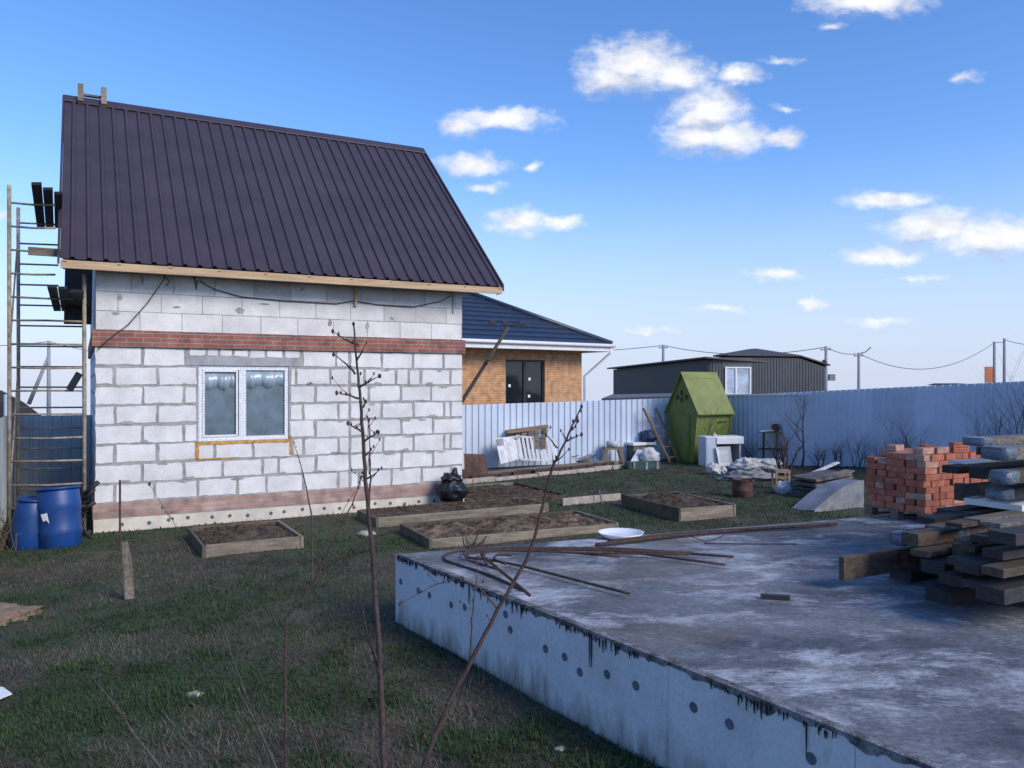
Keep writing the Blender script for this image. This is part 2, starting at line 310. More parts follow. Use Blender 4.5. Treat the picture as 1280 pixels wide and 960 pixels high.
def film_wrap(q, p, rot, l, w_, h_, seed):
    rr = random.Random(seed); n, k = 7, 20
    for i in range(n):
        x = -.012+(l+.012)*i/(n-1); sc_ = 1.10 if 0 < i < n-1 else .9
        for j in range(k):
            a = 2*math.pi*j/k; c_, s_ = math.cos(a), math.sin(a); e = .35
            y = math.copysign(abs(c_)**e, c_)*w_/2*(sc_+rr.uniform(-.05,.07)); z = math.copysign(abs(s_)**e, s_)*h_/2*(sc_+rr.uniform(-.05,.10))
            q.v.append(p+rot @ Vector((x+rr.uniform(-.008,.008), w_/2+y, -h_/2+z)))
    q.f += [[i*k+j, i*k+(j+1)%k, (i+1)*k+(j+1)%k, (i+1)*k+j] for i in range(n-1) for j in range(k)]+[list(range(k-1,-1,-1))]; q.t += [1.0]*((n-1)*k+1)
class MB:
    def __init__(s): s.v = []; s.f = []; s.t = []; s.tv = 1.0
    def add(s, vs, fs):
        o = len(s.v); s.v += [Vector(p) for p in vs]
        for f in fs: s.f.append([i+o for i in f]); s.t.append(s.tv)
        return s
    def box(s, c, size, rot=None, taper=1.0):
        x, y, z = (a/2 for a in size); c = Vector(c)
        vs = [Vector((sx*x*(taper if sz > 0 else 1), sy*y*(taper if sz > 0 else 1), sz*z)) for sz in (-1,1) for sy in (-1,1) for sx in (-1,1)]
        if rot is not None: vs = [rot @ p for p in vs]
        return s.add([c+p for p in vs], [(0,2,3,1),(4,5,7,6),(0,1,5,4),(2,6,7,3),(0,4,6,2),(1,3,7,5)])
    def b(s, x0, x1, y0, y1, z0, z1): return s.box(((x0+x1)/2,(y0+y1)/2,(z0+z1)/2), (x1-x0,y1-y0,z1-z0))
    def bar(s, a, b, w, h, up=(0,0,1)):
        a = Vector(a); b = Vector(b); d = (b-a); l = d.length; d.normalize()
        u = Vector(up); sde = d.cross(u)
        if sde.length < 1e-4: sde = d.cross(Vector((1,0,0)))
        sde.normalize(); u = sde.cross(d)
        m = Matrix((d, sde, u)).transposed()
        return s.box((a+b)/2, (l, w, h), m)
    def tube(s, pts, rad, n=6):
        pts = [Vector(p) for p in pts]; k = len(pts)
        if not isinstance(rad, (list, tuple)): rad = [rad]*k
        vs = []; prev = None
        for i, p in enumerate(pts):
            t = (pts[min(i+1, k-1)]-pts[max(i-1, 0)]).normalized()
            if prev is None:
                ref = Vector((0,0,1)) if abs(t.z) < .9 else Vector((1,0,0)); a = t.cross(ref).normalized()
            else:
                a = (prev-t*prev.dot(t)).normalized()
            prev = a; c = t.cross(a)
            vs += [p+(a*math.cos(2*math.pi*j/n)+c*math.sin(2*math.pi*j/n))*rad[i] for j in range(n)]
        fs = [(i*n+j, i*n+(j+1)%n, (i+1)*n+(j+1)%n, (i+1)*n+j) for i in range(k-1) for j in range(n)]
        fs += [tuple(range(n-1,-1,-1)), tuple((k-1)*n+j for j in range(n))]
        return s.add(vs, fs)
    def prism(s, poly, axis_vec):                                        # polygon swept by a vector
        k = len(poly); a = Vector(axis_vec); poly = [Vector(p) for p in poly]
        return s.add(poly+[p+a for p in poly], [tuple(range(k-1,-1,-1)), tuple(range(k,2*k))]+[(i,(i+1)%k,k+(i+1)%k,k+i) for i in range(k)])
    def lathe(s, c, prof, n=20, rot=None):
        c = Vector(c); vs = []
        for r, z in prof:
            for j in range(n):
                p = Vector((r*math.cos(2*math.pi*j/n), r*math.sin(2*math.pi*j/n), z)); vs.append(c+(rot @ p if rot is not None else p))
        k = len(prof); fs = [(i*n+j, i*n+(j+1)%n, (i+1)*n+(j+1)%n, (i+1)*n+j) for i in range(k-1) for j in range(n)]
        fs += [tuple(range(n-1,-1,-1)), tuple((k-1)*n+j for j in range(n))]
        return s.add(vs, fs)
    def blob(s, c, rad, amp=.15, freq=3.0, seed=0, nu=22, nv=14, flat=None):
        c = Vector(c); vs = []
        for i in range(nv+1):
            th = math.pi*i/nv
            for j in range(nu):
                ph = 2*math.pi*j/nu
                d = Vector((math.sin(th)*math.cos(ph), math.sin(th)*math.sin(ph), math.cos(th)))
                q = 1+amp*noise.fractal(d*freq+Vector((seed*3.1, seed*1.7, 0)), 1, 2, 3)
                p = c+Vector((d.x*rad[0]*q, d.y*rad[1]*q, d.z*rad[2]*q))
                if flat is not None and p.z < flat: p.z = flat
                vs.append(p)
        fs = [(i*nu+j, (i+1)*nu+j, (i+1)*nu+(j+1)%nu, i*nu+(j+1)%nu) for i in range(nv) for j in range(nu)]
        return s.add(vs, fs)
    def build(s, name, m, parent=None, loc=(0,0,0), local=False, smooth=False, bevel=0.0):
        me = bpy.data.meshes.new(name)
        inv = None
        if parent is not None and not local: inv = parent.get('_inv'); inv = WM[parent.name].inverted()
        elif parent is None: inv = Matrix.Translation(-Vector(loc))
        vs = [inv @ p for p in s.v] if inv is not None else s.v
        me.from_pydata([tuple(p) for p in vs], [], s.f); me.update()
        if any(t != 1.0 for t in s.t):
            at = me.attributes.new('tint', 'FLOAT', 'FACE'); at.data.foreach_set('value', s.t)
        elif m in (M['block'],):
            at = me.attributes.new('tint', 'FLOAT', 'FACE'); at.data.foreach_set('value', s.t)
        me.materials.append(m)
        if smooth: me.polygons.foreach_set('use_smooth', [True]*len(me.polygons))
        o = bpy.data.objects.new(name, me); COL.objects.link(o)
        if parent is not None: o.parent = parent; WM[o.name] = WM[parent.name].copy()
        else: o.location = loc
        if bevel:
            bv = o.modifiers.new('edge', 'BEVEL'); bv.width = bevel; bv.segments = 2; bv.limit_method = 'ANGLE'
        return o
WM = {}
def thing(name, loc, label, cat, group=None, rotz=0.0):
    o = bpy.data.objects.new(name, None); COL.objects.link(o); o.empty_display_size = .2
    o.location = loc; o.rotation_euler = (0, 0, rotz)
    WM[o.name] = Matrix.Translation(Vector(loc)) @ Matrix.Rotation(rotz, 4, 'Z')
    return tag(o, label, cat, group)
def tag(o, label, cat, group=None):
    o['label'] = label; o['category'] = cat
    if group: o['group'] = group
    return o
def struct(o): o['kind'] = 'structure'; return o
def dup(o, loc, rot=None, label=None):
    c = o.copy(); COL.objects.link(c); c.location = loc
    if rot is not None: c.rotation_euler = rot
    if label: c['label'] = label
    for ch in list(o.children):
        k = ch.copy(); COL.objects.link(k); k.parent = c
    return c

A = .4934                                                                # the plot's grid is turned by this angle
U = Vector((math.cos(A), math.sin(A), 0)); V = Vector((-math.sin(A), math.cos(A), 0)); ROT = Matrix.Rotation(A, 3, 'Z')
HL = Vector((-6.4477, 12.437, 0)); HW, HD = 6.2338, 7.2

# ------------------------------------------------------------------ ground
SLAB = [Vector((-1.104,7.75,0)), Vector((7.6,11.16,0)), Vector((10.6,6.7,0)), Vector((5.0,-1.33,0))]
FC = Vector((6.35,25.3,0))                                               # far corner of the fences
def sst(a, b, x): x = max(0, min(1, (x-a)/(b-a))); return x*x*(3-2*x)
def gz(x, y):
    q = Vector((x, y, 0))-FC
    side = q.dot(U)                                                      # >0: beyond the right fence
    back = q.dot(V)                                                      # >0: beyond the back fence
    z = .30*sst(-3.0, -.4, side)*sst(2, 8, -back)
    d = max(0, math.hypot(max(abs(x)-16, 0), max(y-26, 0)))
    z -= .046*max(0, d)*sst(0, 12, d)
    if y < 40 and abs(x) < 30:
        z += .025*noise.noise(Vector((x*.6, y*.6, 0)))+.012*noise.noise(Vector((x*2.3, y*2.3, 3)))
    return z
def axis(lo, hi, step, far):
    a = list(np.arange(lo, hi+1e-6, step)); s = step
    while a[-1] < far: s *= 1.22; a.append(a[-1]+s)
    s = step
    while a[0] > -far: s *= 1.22; a.insert(0, a[0]-s)
    return a
xs = axis(-13, 16, .16, 2500); ys = axis(2, 30, .16, 2500)
gm = MB(); nx = len(xs)
gm.v = [Vector((x, y, gz(x, y))) for y in ys for x in xs]
gm.f = [[j*nx+i, j*nx+i+1, (j+1)*nx+i+1, (j+1)*nx+i] for j in range(len(ys)-1) for i in range(nx-1)]; gm.t = [1.0]*len(gm.f)
struct(gm.build('ground', M['ground'], smooth=True))

# ------------------------------------------------------------------ block house
house = thing('block_house', HL, 'unfinished white aerated-block house with dark purple-brown metal gable roof', 'house', rotz=A)
HM = WM['block_house']
def fac(x, y):                                                           # picture -> along the facade, height
    k = (x-W2)/F; s = (k*HL.y-HL.x)/(U.x-k*U.y); return s, CH-(y-HY)/F*(HL.y+U.y*s)
ZP, ZB, ZT, ZW = .438, 2.885, 3.141, 4.30
ws0, ws1 = fac(248, 500)[0], fac(361, 500)[0]
rh = (ZB-ZP)/8; wz1 = ZB-rh+.02; wz0 = ZB-5*rh
T = .3
w = MB()
w.b(0, ws0, 0, T, 0, ZW); w.b(ws1, HW, 0, T, 0, ZW); w.b(ws0, ws1, 0, T, 0, wz0); w.b(ws0, ws1, 0, T, wz1, ZW)
wall = w.build('wall', M['mortar'], house, local=True)
sw = MB()
pitch = (7.7894-4.1557)/(3.6074+.45)
def rz(y): return 4.1557+(y+.45)*pitch if y < HD/2 else 4.1557+(HD-y+.45)*pitch
for x0 in (0, HW-T):
    prof = [(T,0),(HD,0),(HD,rz(HD)-.2),(HD/2,rz(HD/2)-.2),(0,rz(0)-.2),(0,ZW),(T,ZW)]
    sw.prism([(x0,y,z) for y, z in prof], (T,0,0))
sw.b(T, HW-T, HD-T, HD, 0, ZW)
sw.build('gable_wall', M['blockwall'], house, local=True)
fl = MB(); fl.b(T, HW-T, T, HD-T, 3.0, 3.1); fl.build('floor_slab', M['mortar'], house, local=True)

rows = [
 [118,178,232],
 [118,143,197,247], [118,179,230,247], [118,144,197,247], [118,178,230,247],
 [118,143,197,246,268,316,365,379,423,437,479,517,555,563,578], [118,178,230,278,328,348,395,437,461,502,541,578], [118,143,193,247,297,333,379,423,437,449,489,527,564,578]]
rows2 = [
 [378,420,437,477,516,554,578], [362,370,413,437,455,495,511,526,563,578], [362,394,437,461,501,539,578], [362,379,423,437,477,517,555,563,578], [362,394,437,461,502,541,578]]
bl = MB(); rnd = random.Random(3)
def block(s0, s1, z0, z1, jit, proud, tint):
    bl.tv = tint; pts = []
    def side(a, b):
        n = max(2, int(math.dist(a, b)/.075))
        return [(a[0]+(b[0]-a[0])*i/n+rnd.uniform(-jit, jit), a[1]+(b[1]-a[1])*i/n+rnd.uniform(-jit, jit)) for i in range(n)]
    c = [(s0, z0), (s1, z0), (s1, z1), (s0, z1)]
    c = [(a+rnd.uniform(-jit, jit), b+rnd.uniform(-jit, jit)) for a, b in c]
    for i in range(4): pts += side(c[i], c[(i+1) % 4])
    k = len(pts)
    dp = [proud+rnd.uniform(-.001, .001)]*k
    bl.add([(a, -.0, b) for a, b in pts]+[(a, -d, b) for (a, b), d in zip(pts, dp)], [tuple(range(k, 2*k))]+[(i, (i+1) % k, k+(i+1) % k, k+i) for i in range(k)])
def row_blocks(js, z0, z1, g, jit, proud):
    ss = [fac(x, 500)[0] for x in js]; ss[0] = max(ss[0], 0) if js[0] == 118 else ss[0]
    if js[-1] == 578: ss[-1] = HW
    for i in range(len(ss)-1):
        a = ss[i]+(0 if ss[i] < .02 else g/2); b = ss[i+1]-(0 if ss[i+1] > HW-.01 else g/2)
        if b-a < .04: continue
        gg = rnd.uniform(-.004, .006)
        block(a, b, z0+g/2*rnd.uniform(.6,1.3), z1-g/2*rnd.uniform(.6,1.3)+gg, jit, proud, rnd.choice([1,1,1,.985,.97,.95]))
for i in range(8):
    z1 = ZB-i*rh; z0 = z1-rh
    row_blocks(rows[i], z0, z1, .047, .008, .006)
    if i < 5: row_blocks(rows2[i], z0, z1, .047, .008, .006)
row_blocks([236,258,274,291,311,332,355,376], ZB-rh*.47, ZB, .04, .009, .005)
# upper storey: thin glued joints
uz = [ZT, ZT+.30, ZT+.60, ZT+.90, ZW-.01]
for i in range(4):
    off = [.0, .31, .12, .4][i]; s = -off
    while s < HW:
        e = s+.622; a, b = max(s, 0), min(e, HW)
        if b-a > .06:
            t = rnd.choice([1,1,.98,.95,.93]);
            if rnd.random() < .10: t = .74
            block(a+.005, b-.005, uz[i]+.006, uz[i+1]-.006, .0022, .006, t)
        s = e
bl.build('block_courses', M['block'], house, local=True)
# smears of mortar on the upper blocks
for (x, y, ww, hh) in [(145,392,10,5),(300,388,14,9),(412,404,6,12),(459,408,6,14),(378,362,8,4),(150,372,6,8),(490,398,7,4),(178,350,4,14),(243,345,5,10),(330,380,14,3),(220,384,10,3)]:
    s, z = fac(x, y); q = .0125; k = 14
    pts = [(s+math.cos(2*math.pi*j/k)*ww*q*.5*rnd.uniform(.6,1.2), -.0085, z+math.sin(2*math.pi*j/k)*hh*q*.5*rnd.uniform(.6,1.2)) for j in range(k)]
    sm = MB(); sm.prism(pts, (0, -.002, 0)); sm.build('mortar_smear', M['mortar'], house, local=True)
for i in range(52):                                                      # mortar wiped over block edges
    kz = rnd.randint(1, 7); z = ZP+kz*rh+rnd.choice([-.03,.03]); s_ = rnd.uniform(.2, HW-.2)
    if ws0-.12 < s_ < ws1+.12 and wz0-.35 < z < ZB: continue
    k = 16; ww = rnd.uniform(.03,.13); hh = rnd.uniform(.012,.035)
    pts = [(s_+math.cos(2*math.pi*j/k)*ww*rnd.uniform(.55,1.25), -.0085, z+math.sin(2*math.pi*j/k)*hh*rnd.uniform(.5,1.3)) for j in range(k)]
    sm = MB(); sm.prism(pts, (0, -.0015, 0)); sm.build('mortar_smear', M['mortar'], house, local=True)
lt = MB(); a, b = fac(232,450)[0], fac(377,450)[0]; lt.b(a, b, -.008, -.0005, wz1+.006, ZB-rh*.47); lt.build('lintel', M['lintel'], house, local=True)
rb = MB(); rb.b(-.05, HW+.05, -.05, -.0005, ZB, ZT); rb.b(-.05, -.0005, 0, HD, ZB, ZT); rb.b(HW+.0005, HW+.05, 0, HD, ZB, ZT); rb.build('brick_band', M['redband'], house, local=True)
pb = MB(); pb.b(-.04, HW+.04, -.045, -.0005, .21, ZP); pb.b(-.04, -.0005, 0, HD, .21, ZP); pb.b(HW+.0005, HW+.04, 0, HD, .21, ZP); pb.build('plinth_bricks', M['redplinth'], house, local=True)
pf = MB(); pf.b(-.03, HW+.03, -.035, -.0005, -.3, .209); pf.b(-.03, -.0005, 0, HD, -.3, .209); pf.b(HW+.0005, HW+.03, 0, HD, -.3, .209)
pfo = pf.build('plinth_board', M['plinth'], house, local=True)
for i in range(20):
    s = .42+i*.31+rnd.uniform(-.06,.06)
    if s > HW-.2: continue
    d = MB(); d.lathe((s, -.0355, .11+rnd.uniform(-.02,.03)), [(.030,-.001),(.030,.004),(.012,.005)], 12, Matrix.Rotation(R(90),3,'X')); d.build('insulation_disc', M['disc'], pfo, local=True)
# window
fr = MB(); fw = .068; y0, y1 = .02, .09
mid = ws0+(ws1-ws0)*.478
for (x0, x1, z0, z1) in [(ws0,ws0+fw,wz0,wz1),(ws1-fw,ws1,wz0,wz1),(ws0+fw,ws1-fw,wz0,wz0+fw),(ws0+fw,ws1-fw,wz1-fw,wz1),(mid-.058,mid+.058,wz0+fw,wz1-fw)]: fr.b(x0,x1,y0,y1,z0,z1)
for (x0, x1) in [(ws0+fw, mid-.075)]:
    g = .032
    for q in [(x0,x0+g,wz0+fw,wz1-fw),(x1-g,x1,wz0+fw,wz1-fw),(x0+g,x1-g,wz0+fw,wz0+fw+g),(x0+g,x1-g,wz1-fw-g,wz1-fw)]: fr.b(q[0],q[1],y0-.012,y1-.01,q[2],q[3])
win = fr.build('window', M['framefilm'], house, local=True, bevel=.006)
for (x0, x1, g) in [(ws0+fw, mid-.058, .032), (mid+.058, ws1-fw, 0)]:
    p = MB(); p.b(x0+g, x1-g, .055, .065, wz0+fw+g, wz1-fw-g); p.build('pane', M['pane'], win, local=True)
    q = MB(); n = 26; zt = wz1-fw-g-.004                                   # loose wrinkled film over the top of each pane
    bot = [(x0+g+.004+(x1-x0-2*g-.008)*i/n, .050+.004*math.sin(i*1.3), zt-.27-.03*math.sin(i*.5)-rnd.uniform(0,.015)) for i in range(n+1)]
    top = [(a_[0], .050+.004*math.sin(i*1.3+.8), zt) for i, a_ in enumerate(bot)]
    q.add(bot+top, [(i, i+1, n+2+i, n+1+i) for i in range(n)]); o = q.build('film', M['panefilm'], win, local=True, smooth=True)
    sdm = o.modifiers.new('thick', 'SOLIDIFY'); sdm.thickness = .002
ls = MB(); ls.b(ws0-.01, ws1+.02, .0, .05, wz1+.001, wz1+.012); ls.build('reveal_strip', M['rust'], house, local=True)
of = MB()                                                                # mounting foam squeezed out below the window
def strip(a, b, wd):
    n = 18; top = []; bot = []
    for i in range(n+1):
        t = i/n; x = a[0]+(b[0]-a[0])*t; z = a[1]+(b[1]-a[1])*t
        k = wd*rnd.uniform(.55, 1.3)
        if abs(b[0]-a[0]) > abs(b[1]-a[1]): top.append((x,-.014,z+k)); bot.append((x,-.014,z-k*.8))
        else: top.append((x+k,-.014,z)); bot.append((x-k,-.014,z))
    of.add(top+bot, [(i, i+1, n+2+i, n+1+i) for i in range(n)])
strip((ws0-.05,wz0-.03),(ws1+.02,wz0-.03),.030); strip((ws0-.02,wz0),(ws0-.02,wz0-rh+.02),.028); strip((ws0,wz0-rh+.02),(ws0+.55,wz0-rh+.02),.014); strip((ws1+.03,wz0+.06),(ws1+.03,wz0-.27),.016)
o = of.build('mounting_foam', M['foam'], house, local=True); sdm = o.modifiers.new('thick','SOLIDIFY'); sdm.thickness = .008; sdm.offset = 0
# roof
EL, ER, EO, RZ = .4731, .6369, .45, 7.7894
sl_ = math.hypot(HD/2+EO, RZ-4.1557); sdir = Vector((0, HD/2+EO, RZ-4.1557)).normalized(); snrm = Vector((0, -sdir.z, sdir.y))
def profile(x0, x1, pitch_, h, base=.0, topw=.30, rise=.16):
    pts = []; x = x0
    while x < x1-.001:
        for f, q in ((0,0),(.54-rise/2*0,0),(.54+.09,1),(.54+.09+.19,1),(.91,0)):
            xx = x+f*pitch_
            if xx <= x1: pts.append((xx, base+q*h))
        x += pitch_
    pts.append((x1, base)); return pts
def roofside(flip):
    prof = profile(-EL, HW+ER, .222, .037); mb = MB(); k = len(prof)
    for e in (0, 1):
        for (x, h) in prof:
            p = Vector((x, -EO, 4.1557))+sdir*(sl_*e)+snrm*h
            if flip: p.y = HD-p.y
            mb.v.append(p)
    fs = [[i, i+1, k+i+1, k+i] for i in range(k-1)]
    mb.f = [f[::-1] for f in fs] if flip else fs; mb.t = [1.0]*len(mb.f)
    o = mb.build('roof', M['roof'], house, local=True); m = o.modifiers.new('thick','SOLIDIFY'); m.thickness = .006; m.offset = -1
    return o
rf = roofside(False); roofside(True)
rc = MB(); ry = HD/2
for s in (1, -1):
    y_ = lambda t: ry-s*t
    rc.prism([(-EL-.02,y_(0),RZ+.055),(-EL-.02,y_(.17),RZ+.055-.17*pitch),(-EL-.02,y_(.17),RZ+.040-.17*pitch),(-EL-.02,y_(0),RZ+.040)], (HW+EL+ER+.04,0,0))
rc.build('ridge_cap', M['roof'], rf, local=True)
for xx in (-EL-.035, HW+ER+.004):
    v_ = MB()
    for s in (0, 1):
        pr = [(xx,-EO-.01,4.155-.09),(xx,-EO-.01,4.155+.035),(xx,ry,RZ+.045),(xx,ry,RZ-.10)]
        if s: pr = [(a_,HD-b_,c_) for a_, b_, c_ in pr]
        v_.prism(pr, (.03,0,0))
    v_.build('verge_trim', M['roof'], rf, local=True)
fa = MB(); fa.b(-EL+.005, HW+ER-.005, -EO-.005, -EO+.03, 4.155-.145, 4.155-.022); fa.build('fascia_board', M['fascia'], house, local=True, bevel=.004)
fa = MB(); fa.b(-EL+.005, HW+ER-.005, HD+EO-.03, HD+EO+.005, 4.155-.145, 4.155-.022)
fa.build('fascia_board', M['fascia'], house, local=True, bevel=.004)
nr = 11
for i in range(nr):
    x = -EL+.06+(HW+EL+ER-.12)*i/(nr-1); r_ = MB()
    p0 = Vector((x,-EO+.032,4.155-.10)); r_.bar(p0, p0+Vector((0,1,pitch))*(HD/2+EO-.05), .05, .14, up=(0,-.7,.7)); r_.build('rafter', M['woodwarm'], house, local=True)
sh = MB(); sh.prism([(-EL+.08,-EO+.034,4.155-.010),(-EL+.08,ry,RZ-.012),(-EL+.08,ry,RZ-.03),(-EL+.08,-EO+.034,4.155-.028)], (HW+EL+ER-.16,0,0)); sh.build('sheathing', M['darkwood'], house, local=True)
b_ = MB(); b_.b(-EL-.42, -EL-.005, -.1, -.06, 4.22, 4.34); b_.build('batten_end', M['wood'], house, local=True)
pg = MB(); s, z = fac(444, 372); pg.b(s-.025, s+.025, -.055, -.0085, z-.16, z+.17); pg.build('wood_peg', M['fascia'], house, local=True)
pg = MB(); s, z = fac(566, 372); pg.b(s-.012, s+.012, -.03, -.0085, z-.3, z+.15); pg.build('conduit', M['lintel'], house, local=True)
def wallwire(px, y=-.03, r=.008):
    pts = [(fac(*q)[0], y, fac(*q)[1]) for q in px]; return MB().tube(pts, r, 5).build('cable', M['wire'], house, local=True, smooth=True)
wallwire([(122,437),(135,425),(160,406),(185,378),(203,352),(206,342)], y=-.06)
wallwire([(250,352),(268,362),(300,371),(350,376),(420,380),(442,376),(470,381),(515,384),(550,377),(562,370)])
wallwire([(205,346),(212,352),(207,358)]); wallwire([(243,346),(245,362),(247,352)])

# wooden roof ladder hooked over the ridge
RP = HM @ Vector((-EL+.25, ry, RZ))
ld = thing('roof_ladder', RP, 'wooden ladder hook straddling the left end of the dark roof ridge', 'roof ladder', rotz=A)
for x in (.02, .42):
    q = MB(); q.bar((x,-.20,-.13), (x,.16,.31), .10, .13); q.build('rail', M['wood'], ld, local=True)
q = MB(); q.bar((.0,.06,.12), (.45,.06,.12), .10, .035); q.build('rung', M['wood'], ld, local=True)
q = MB(); q.bar((.0,.14,.04), (.45,.14,.04), .10, .035); q.build('rung', M['wood'], ld, local=True)

# ------------------------------------------------------------------ scaffold on the left
fr_r = Vector((-6.55,12.3,0)); wv = Vector((-math.cos(R(15)),-math.sin(R(15)),0))*1.02; dv = V*2.0
sc = thing('scaffold', fr_r+wv/2+dv/2, 'tall rusty tubular scaffold tower beside the left gable wall', 'scaffold')
tops = 5.28
for base, top in ((fr_r+wv, tops), (fr_r, 3.98), (fr_r+wv+dv, tops+.05), (fr_r+dv, 3.98)):
    q = MB(); q.tube([base+Vector((0,0,-.05)), base+Vector((.004,0,top/2)), base+Vector((0,0,top))], .029, 8); q.build('post', M['steel'], sc, smooth=True)
for z in [.43+.353*i for i in range(14)]:
    q = MB(); a, b = fr_r+wv, fr_r.copy(); m_ = (a+b)/2
    e_ = dv
    if z > 3.95:
        lx = lambda p: (p-HL).dot(U)
        f_ = min(1, (-EL-.07-lx(a))/(lx(b)-lx(a))); b = a+(b-a)*f_; m_ = (a+b)/2
    q.tube([a+Vector((0,0,z)), m_+Vector((0,0,z+rnd.uniform(-.02,.01))), b+Vector((0,0,z))], .017, 6); q.build('rung', M['steel'], sc, smooth=True)
    q = MB(); q.tube([a+dv+Vector((0,0,z+.05)), b+dv+Vector((0,0,z+.05))], .017, 6); q.build('rung', M['steel'], sc, smooth=True)
for (z0, z1, bse) in [(.5,2.6,fr_r+wv),(2.7,4.9,fr_r+wv),(.5,2.6,fr_r),(2.6,.5,fr_r+wv*.0)]:
    q = MB(); q.tube([bse+Vector((0,0,z0)), bse+dv+Vector((0,0,z1))], .013, 6); q.build('brace', M['steel'], sc, smooth=True)
GP = 'planks lying on the scaffold'
def plank_px(x0, x1, z, d0, d1, lab, m='darkwood', th=.045):
    a0 = Vector(((x0-W2)/F*d0, d0, z)); a1 = Vector(((x1-W2)/F*d0, d0, z)); l = Vector((-.565 if z > 4 else -.545, 1, 0))*(d1-d0)
    q = MB(); q.prism([a0, a1, a1+l, a0+l], (0,0,th)); return tag(q.build('scaffold_plank', M[m], loc=a0, bevel=.004), lab, 'plank', GP)
plank_px(39,52,5.085,11.25,14.35,'outermost and longest dark plank on the top level of the scaffold')
plank_px(53.5,66,5.085,11.55,14.35,'middle dark plank on the top level of the scaffold')
plank_px(67.5,78,5.085,11.8,14.35,'dark plank on the scaffold top level, tucked behind the roof edge')
plank_px(59,71,3.605,10.9,14.4,'outermost dark plank on the middle scaffold level, jutting forward')
plank_px(72.5,84,3.605,11.1,14.4,'second dark plank from the left on the middle scaffold level')
plank_px(86,105,3.605,11.5,14.4,'widest dark plank on the middle scaffold level, nearest the wall')
c = P(98,365,13.6); q = MB(); q.box(c, (.42,.035,1.1), Matrix.Rotation(A*.5,3,'Z') @ Matrix.Rotation(R(-4),3,'X')); tag(q.build('panel_board', M['darkwood'], loc=c-Vector((0,0,.55)), bevel=.004), 'dark upright board standing on the scaffold against the gable under the eave', 'board')
c = P(91.5,477,12.2); q = MB(); q.bar(c+Vector((-.06,0,-.13)), c+Vector((.07,.05,.13)), .03, .10, up=(1,0,-.4)); tag(q.build('board_offcut', M['black'], loc=c), 'small black slanted offcut caught on the scaffold rungs', 'board')

# ------------------------------------------------------------------ fences
def fence(name, label, a, b, za, zb, m, posts=True, cap=None, pitch_=.19, zbot=-.1):
    a = Vector(a); b = Vector(b); d = b-a; l = d.length; d.normalize(); nrm = Vector((d.y,-d.x,0))
    f = thing(name, a, label, 'fence')
    prof = profile(0, l, pitch_, .032); mb = MB(); k = len(prof)
    for e in (0, 1):
        for (x, h) in prof:
            p = a+d*x+nrm*h; p.z = (za+(zb-za)*x/l) if e else (gz(p.x, p.y)+zbot); mb.v.append(p)
    tr_ = random.Random(int(l*100)); tl_ = [tr_.uniform(.90,1.04) for _ in range(60)]
    mb.f = [[i, i+1, k+i+1, k+i] for i in range(k-1)]; mb.t = [tl_[int(prof[i][0]/1.14)] for i in range(k-1)]
    o = mb.build('sheet', m, f); md = o.modifiers.new('thick','SOLIDIFY'); md.thickness = .004
    if cap:
        q = MB(); q.bar(a+Vector((0,0,za+.012))+nrm*.01, b+Vector((0,0,zb+.012))+nrm*.01, .06, .022); q.build('cap', cap, f)
    if posts:
        n = max(1, int(l/2.5))
        for i in range(n+1):
            p = a+d*(l*i/n)-nrm*.05; zt = za+(zb-za)*i/n-.05; q = MB(); q.b(p.x-.03,p.x+.03,p.y-.03,p.y+.03,gz(p.x,p.y)-.2,zt); q.build('post', M['post'], f)
        for z in (.4, 1.4):
            q = MB(); q.bar(a-nrm*.03+Vector((0,0,z)), b-nrm*.03+Vector((0,0,z+zb-za)), .04, .04); q.build('rail', M['post'], f)
    return f
BF0 = Vector((-.515,22.5,0))-U*4.5
fence('metal_fence', 'pale blue-grey corrugated metal fence in front of the orange brick house', BF0, FC, 1.66, 1.90, M['fence'])
fence('metal_fence', 'blue corrugated metal fence running behind the brick pallet at the right', FC+Vector((.05,-.05,0)), FC-V*13.5, 1.92, 2.55, M['fence'])
q = MB(); a = FC-V*.6; q.bar(a+Vector((0,0,1.955)), a-V*3.2+Vector((0,0,2.03)), .07, .05); tag(q.build('fence_rail', M['fencecap'], loc=a), 'white capping strip along the fence top beside the green outhouse', 'rail')
LC = Vector((-9.3,15.0,0))
fence('metal_fence', 'short dark blue-grey corrugated fence closing the gap behind the scaffold', LC, LC+U*1.75, 1.70, 1.70, M['fencegreen'], pitch_=.16)
fence('metal_fence', 'grey-green sheet fence at the far left edge beside the blue barrels', LC-V*6.5+Vector((-.0,0,0)), LC-Vector((.04,.03,0)), 1.80, 1.74, M['fencegreen'], pitch_=.30)

# ------------------------------------------------------------------ orange brick house behind the fence
OA = R(35); OU = Vector((math.cos(OA), math.sin(OA), 0)); OV = Vector((-math.sin(OA), math.cos(OA), 0)); OC = Vector((2.43,28.0,-.3))
oh = thing('brick_house', OC, 'new orange brick bungalow with dark blue hipped tile roof behind the fence', 'house', rotz=OA)
Lh, Dh, ez = 11.0, 9.0, 3.72
def osx(px): k = (px-W2)/F; return (k*OC.y-OC.x)/(OU.x-k*OU.y)
wa, wb = osx(632), osx(681)
q = MB(); q.b(-Lh,wa,0,.3,0,ez); q.b(wb,0,0,.3,0,ez); q.b(wa,wb,0,.3,0,1.15); q.b(wa,wb,0,.3,3.4,ez); q.b(-Lh,-Lh+.3,.3,Dh,0,ez); q.b(-.3,0,.3,Dh,0,ez); q.b(-Lh+.3,-.3,Dh-.3,Dh,0,ez)
q.build('wall', M['orangebrick'], oh, local=True)
q = MB(); g = .07
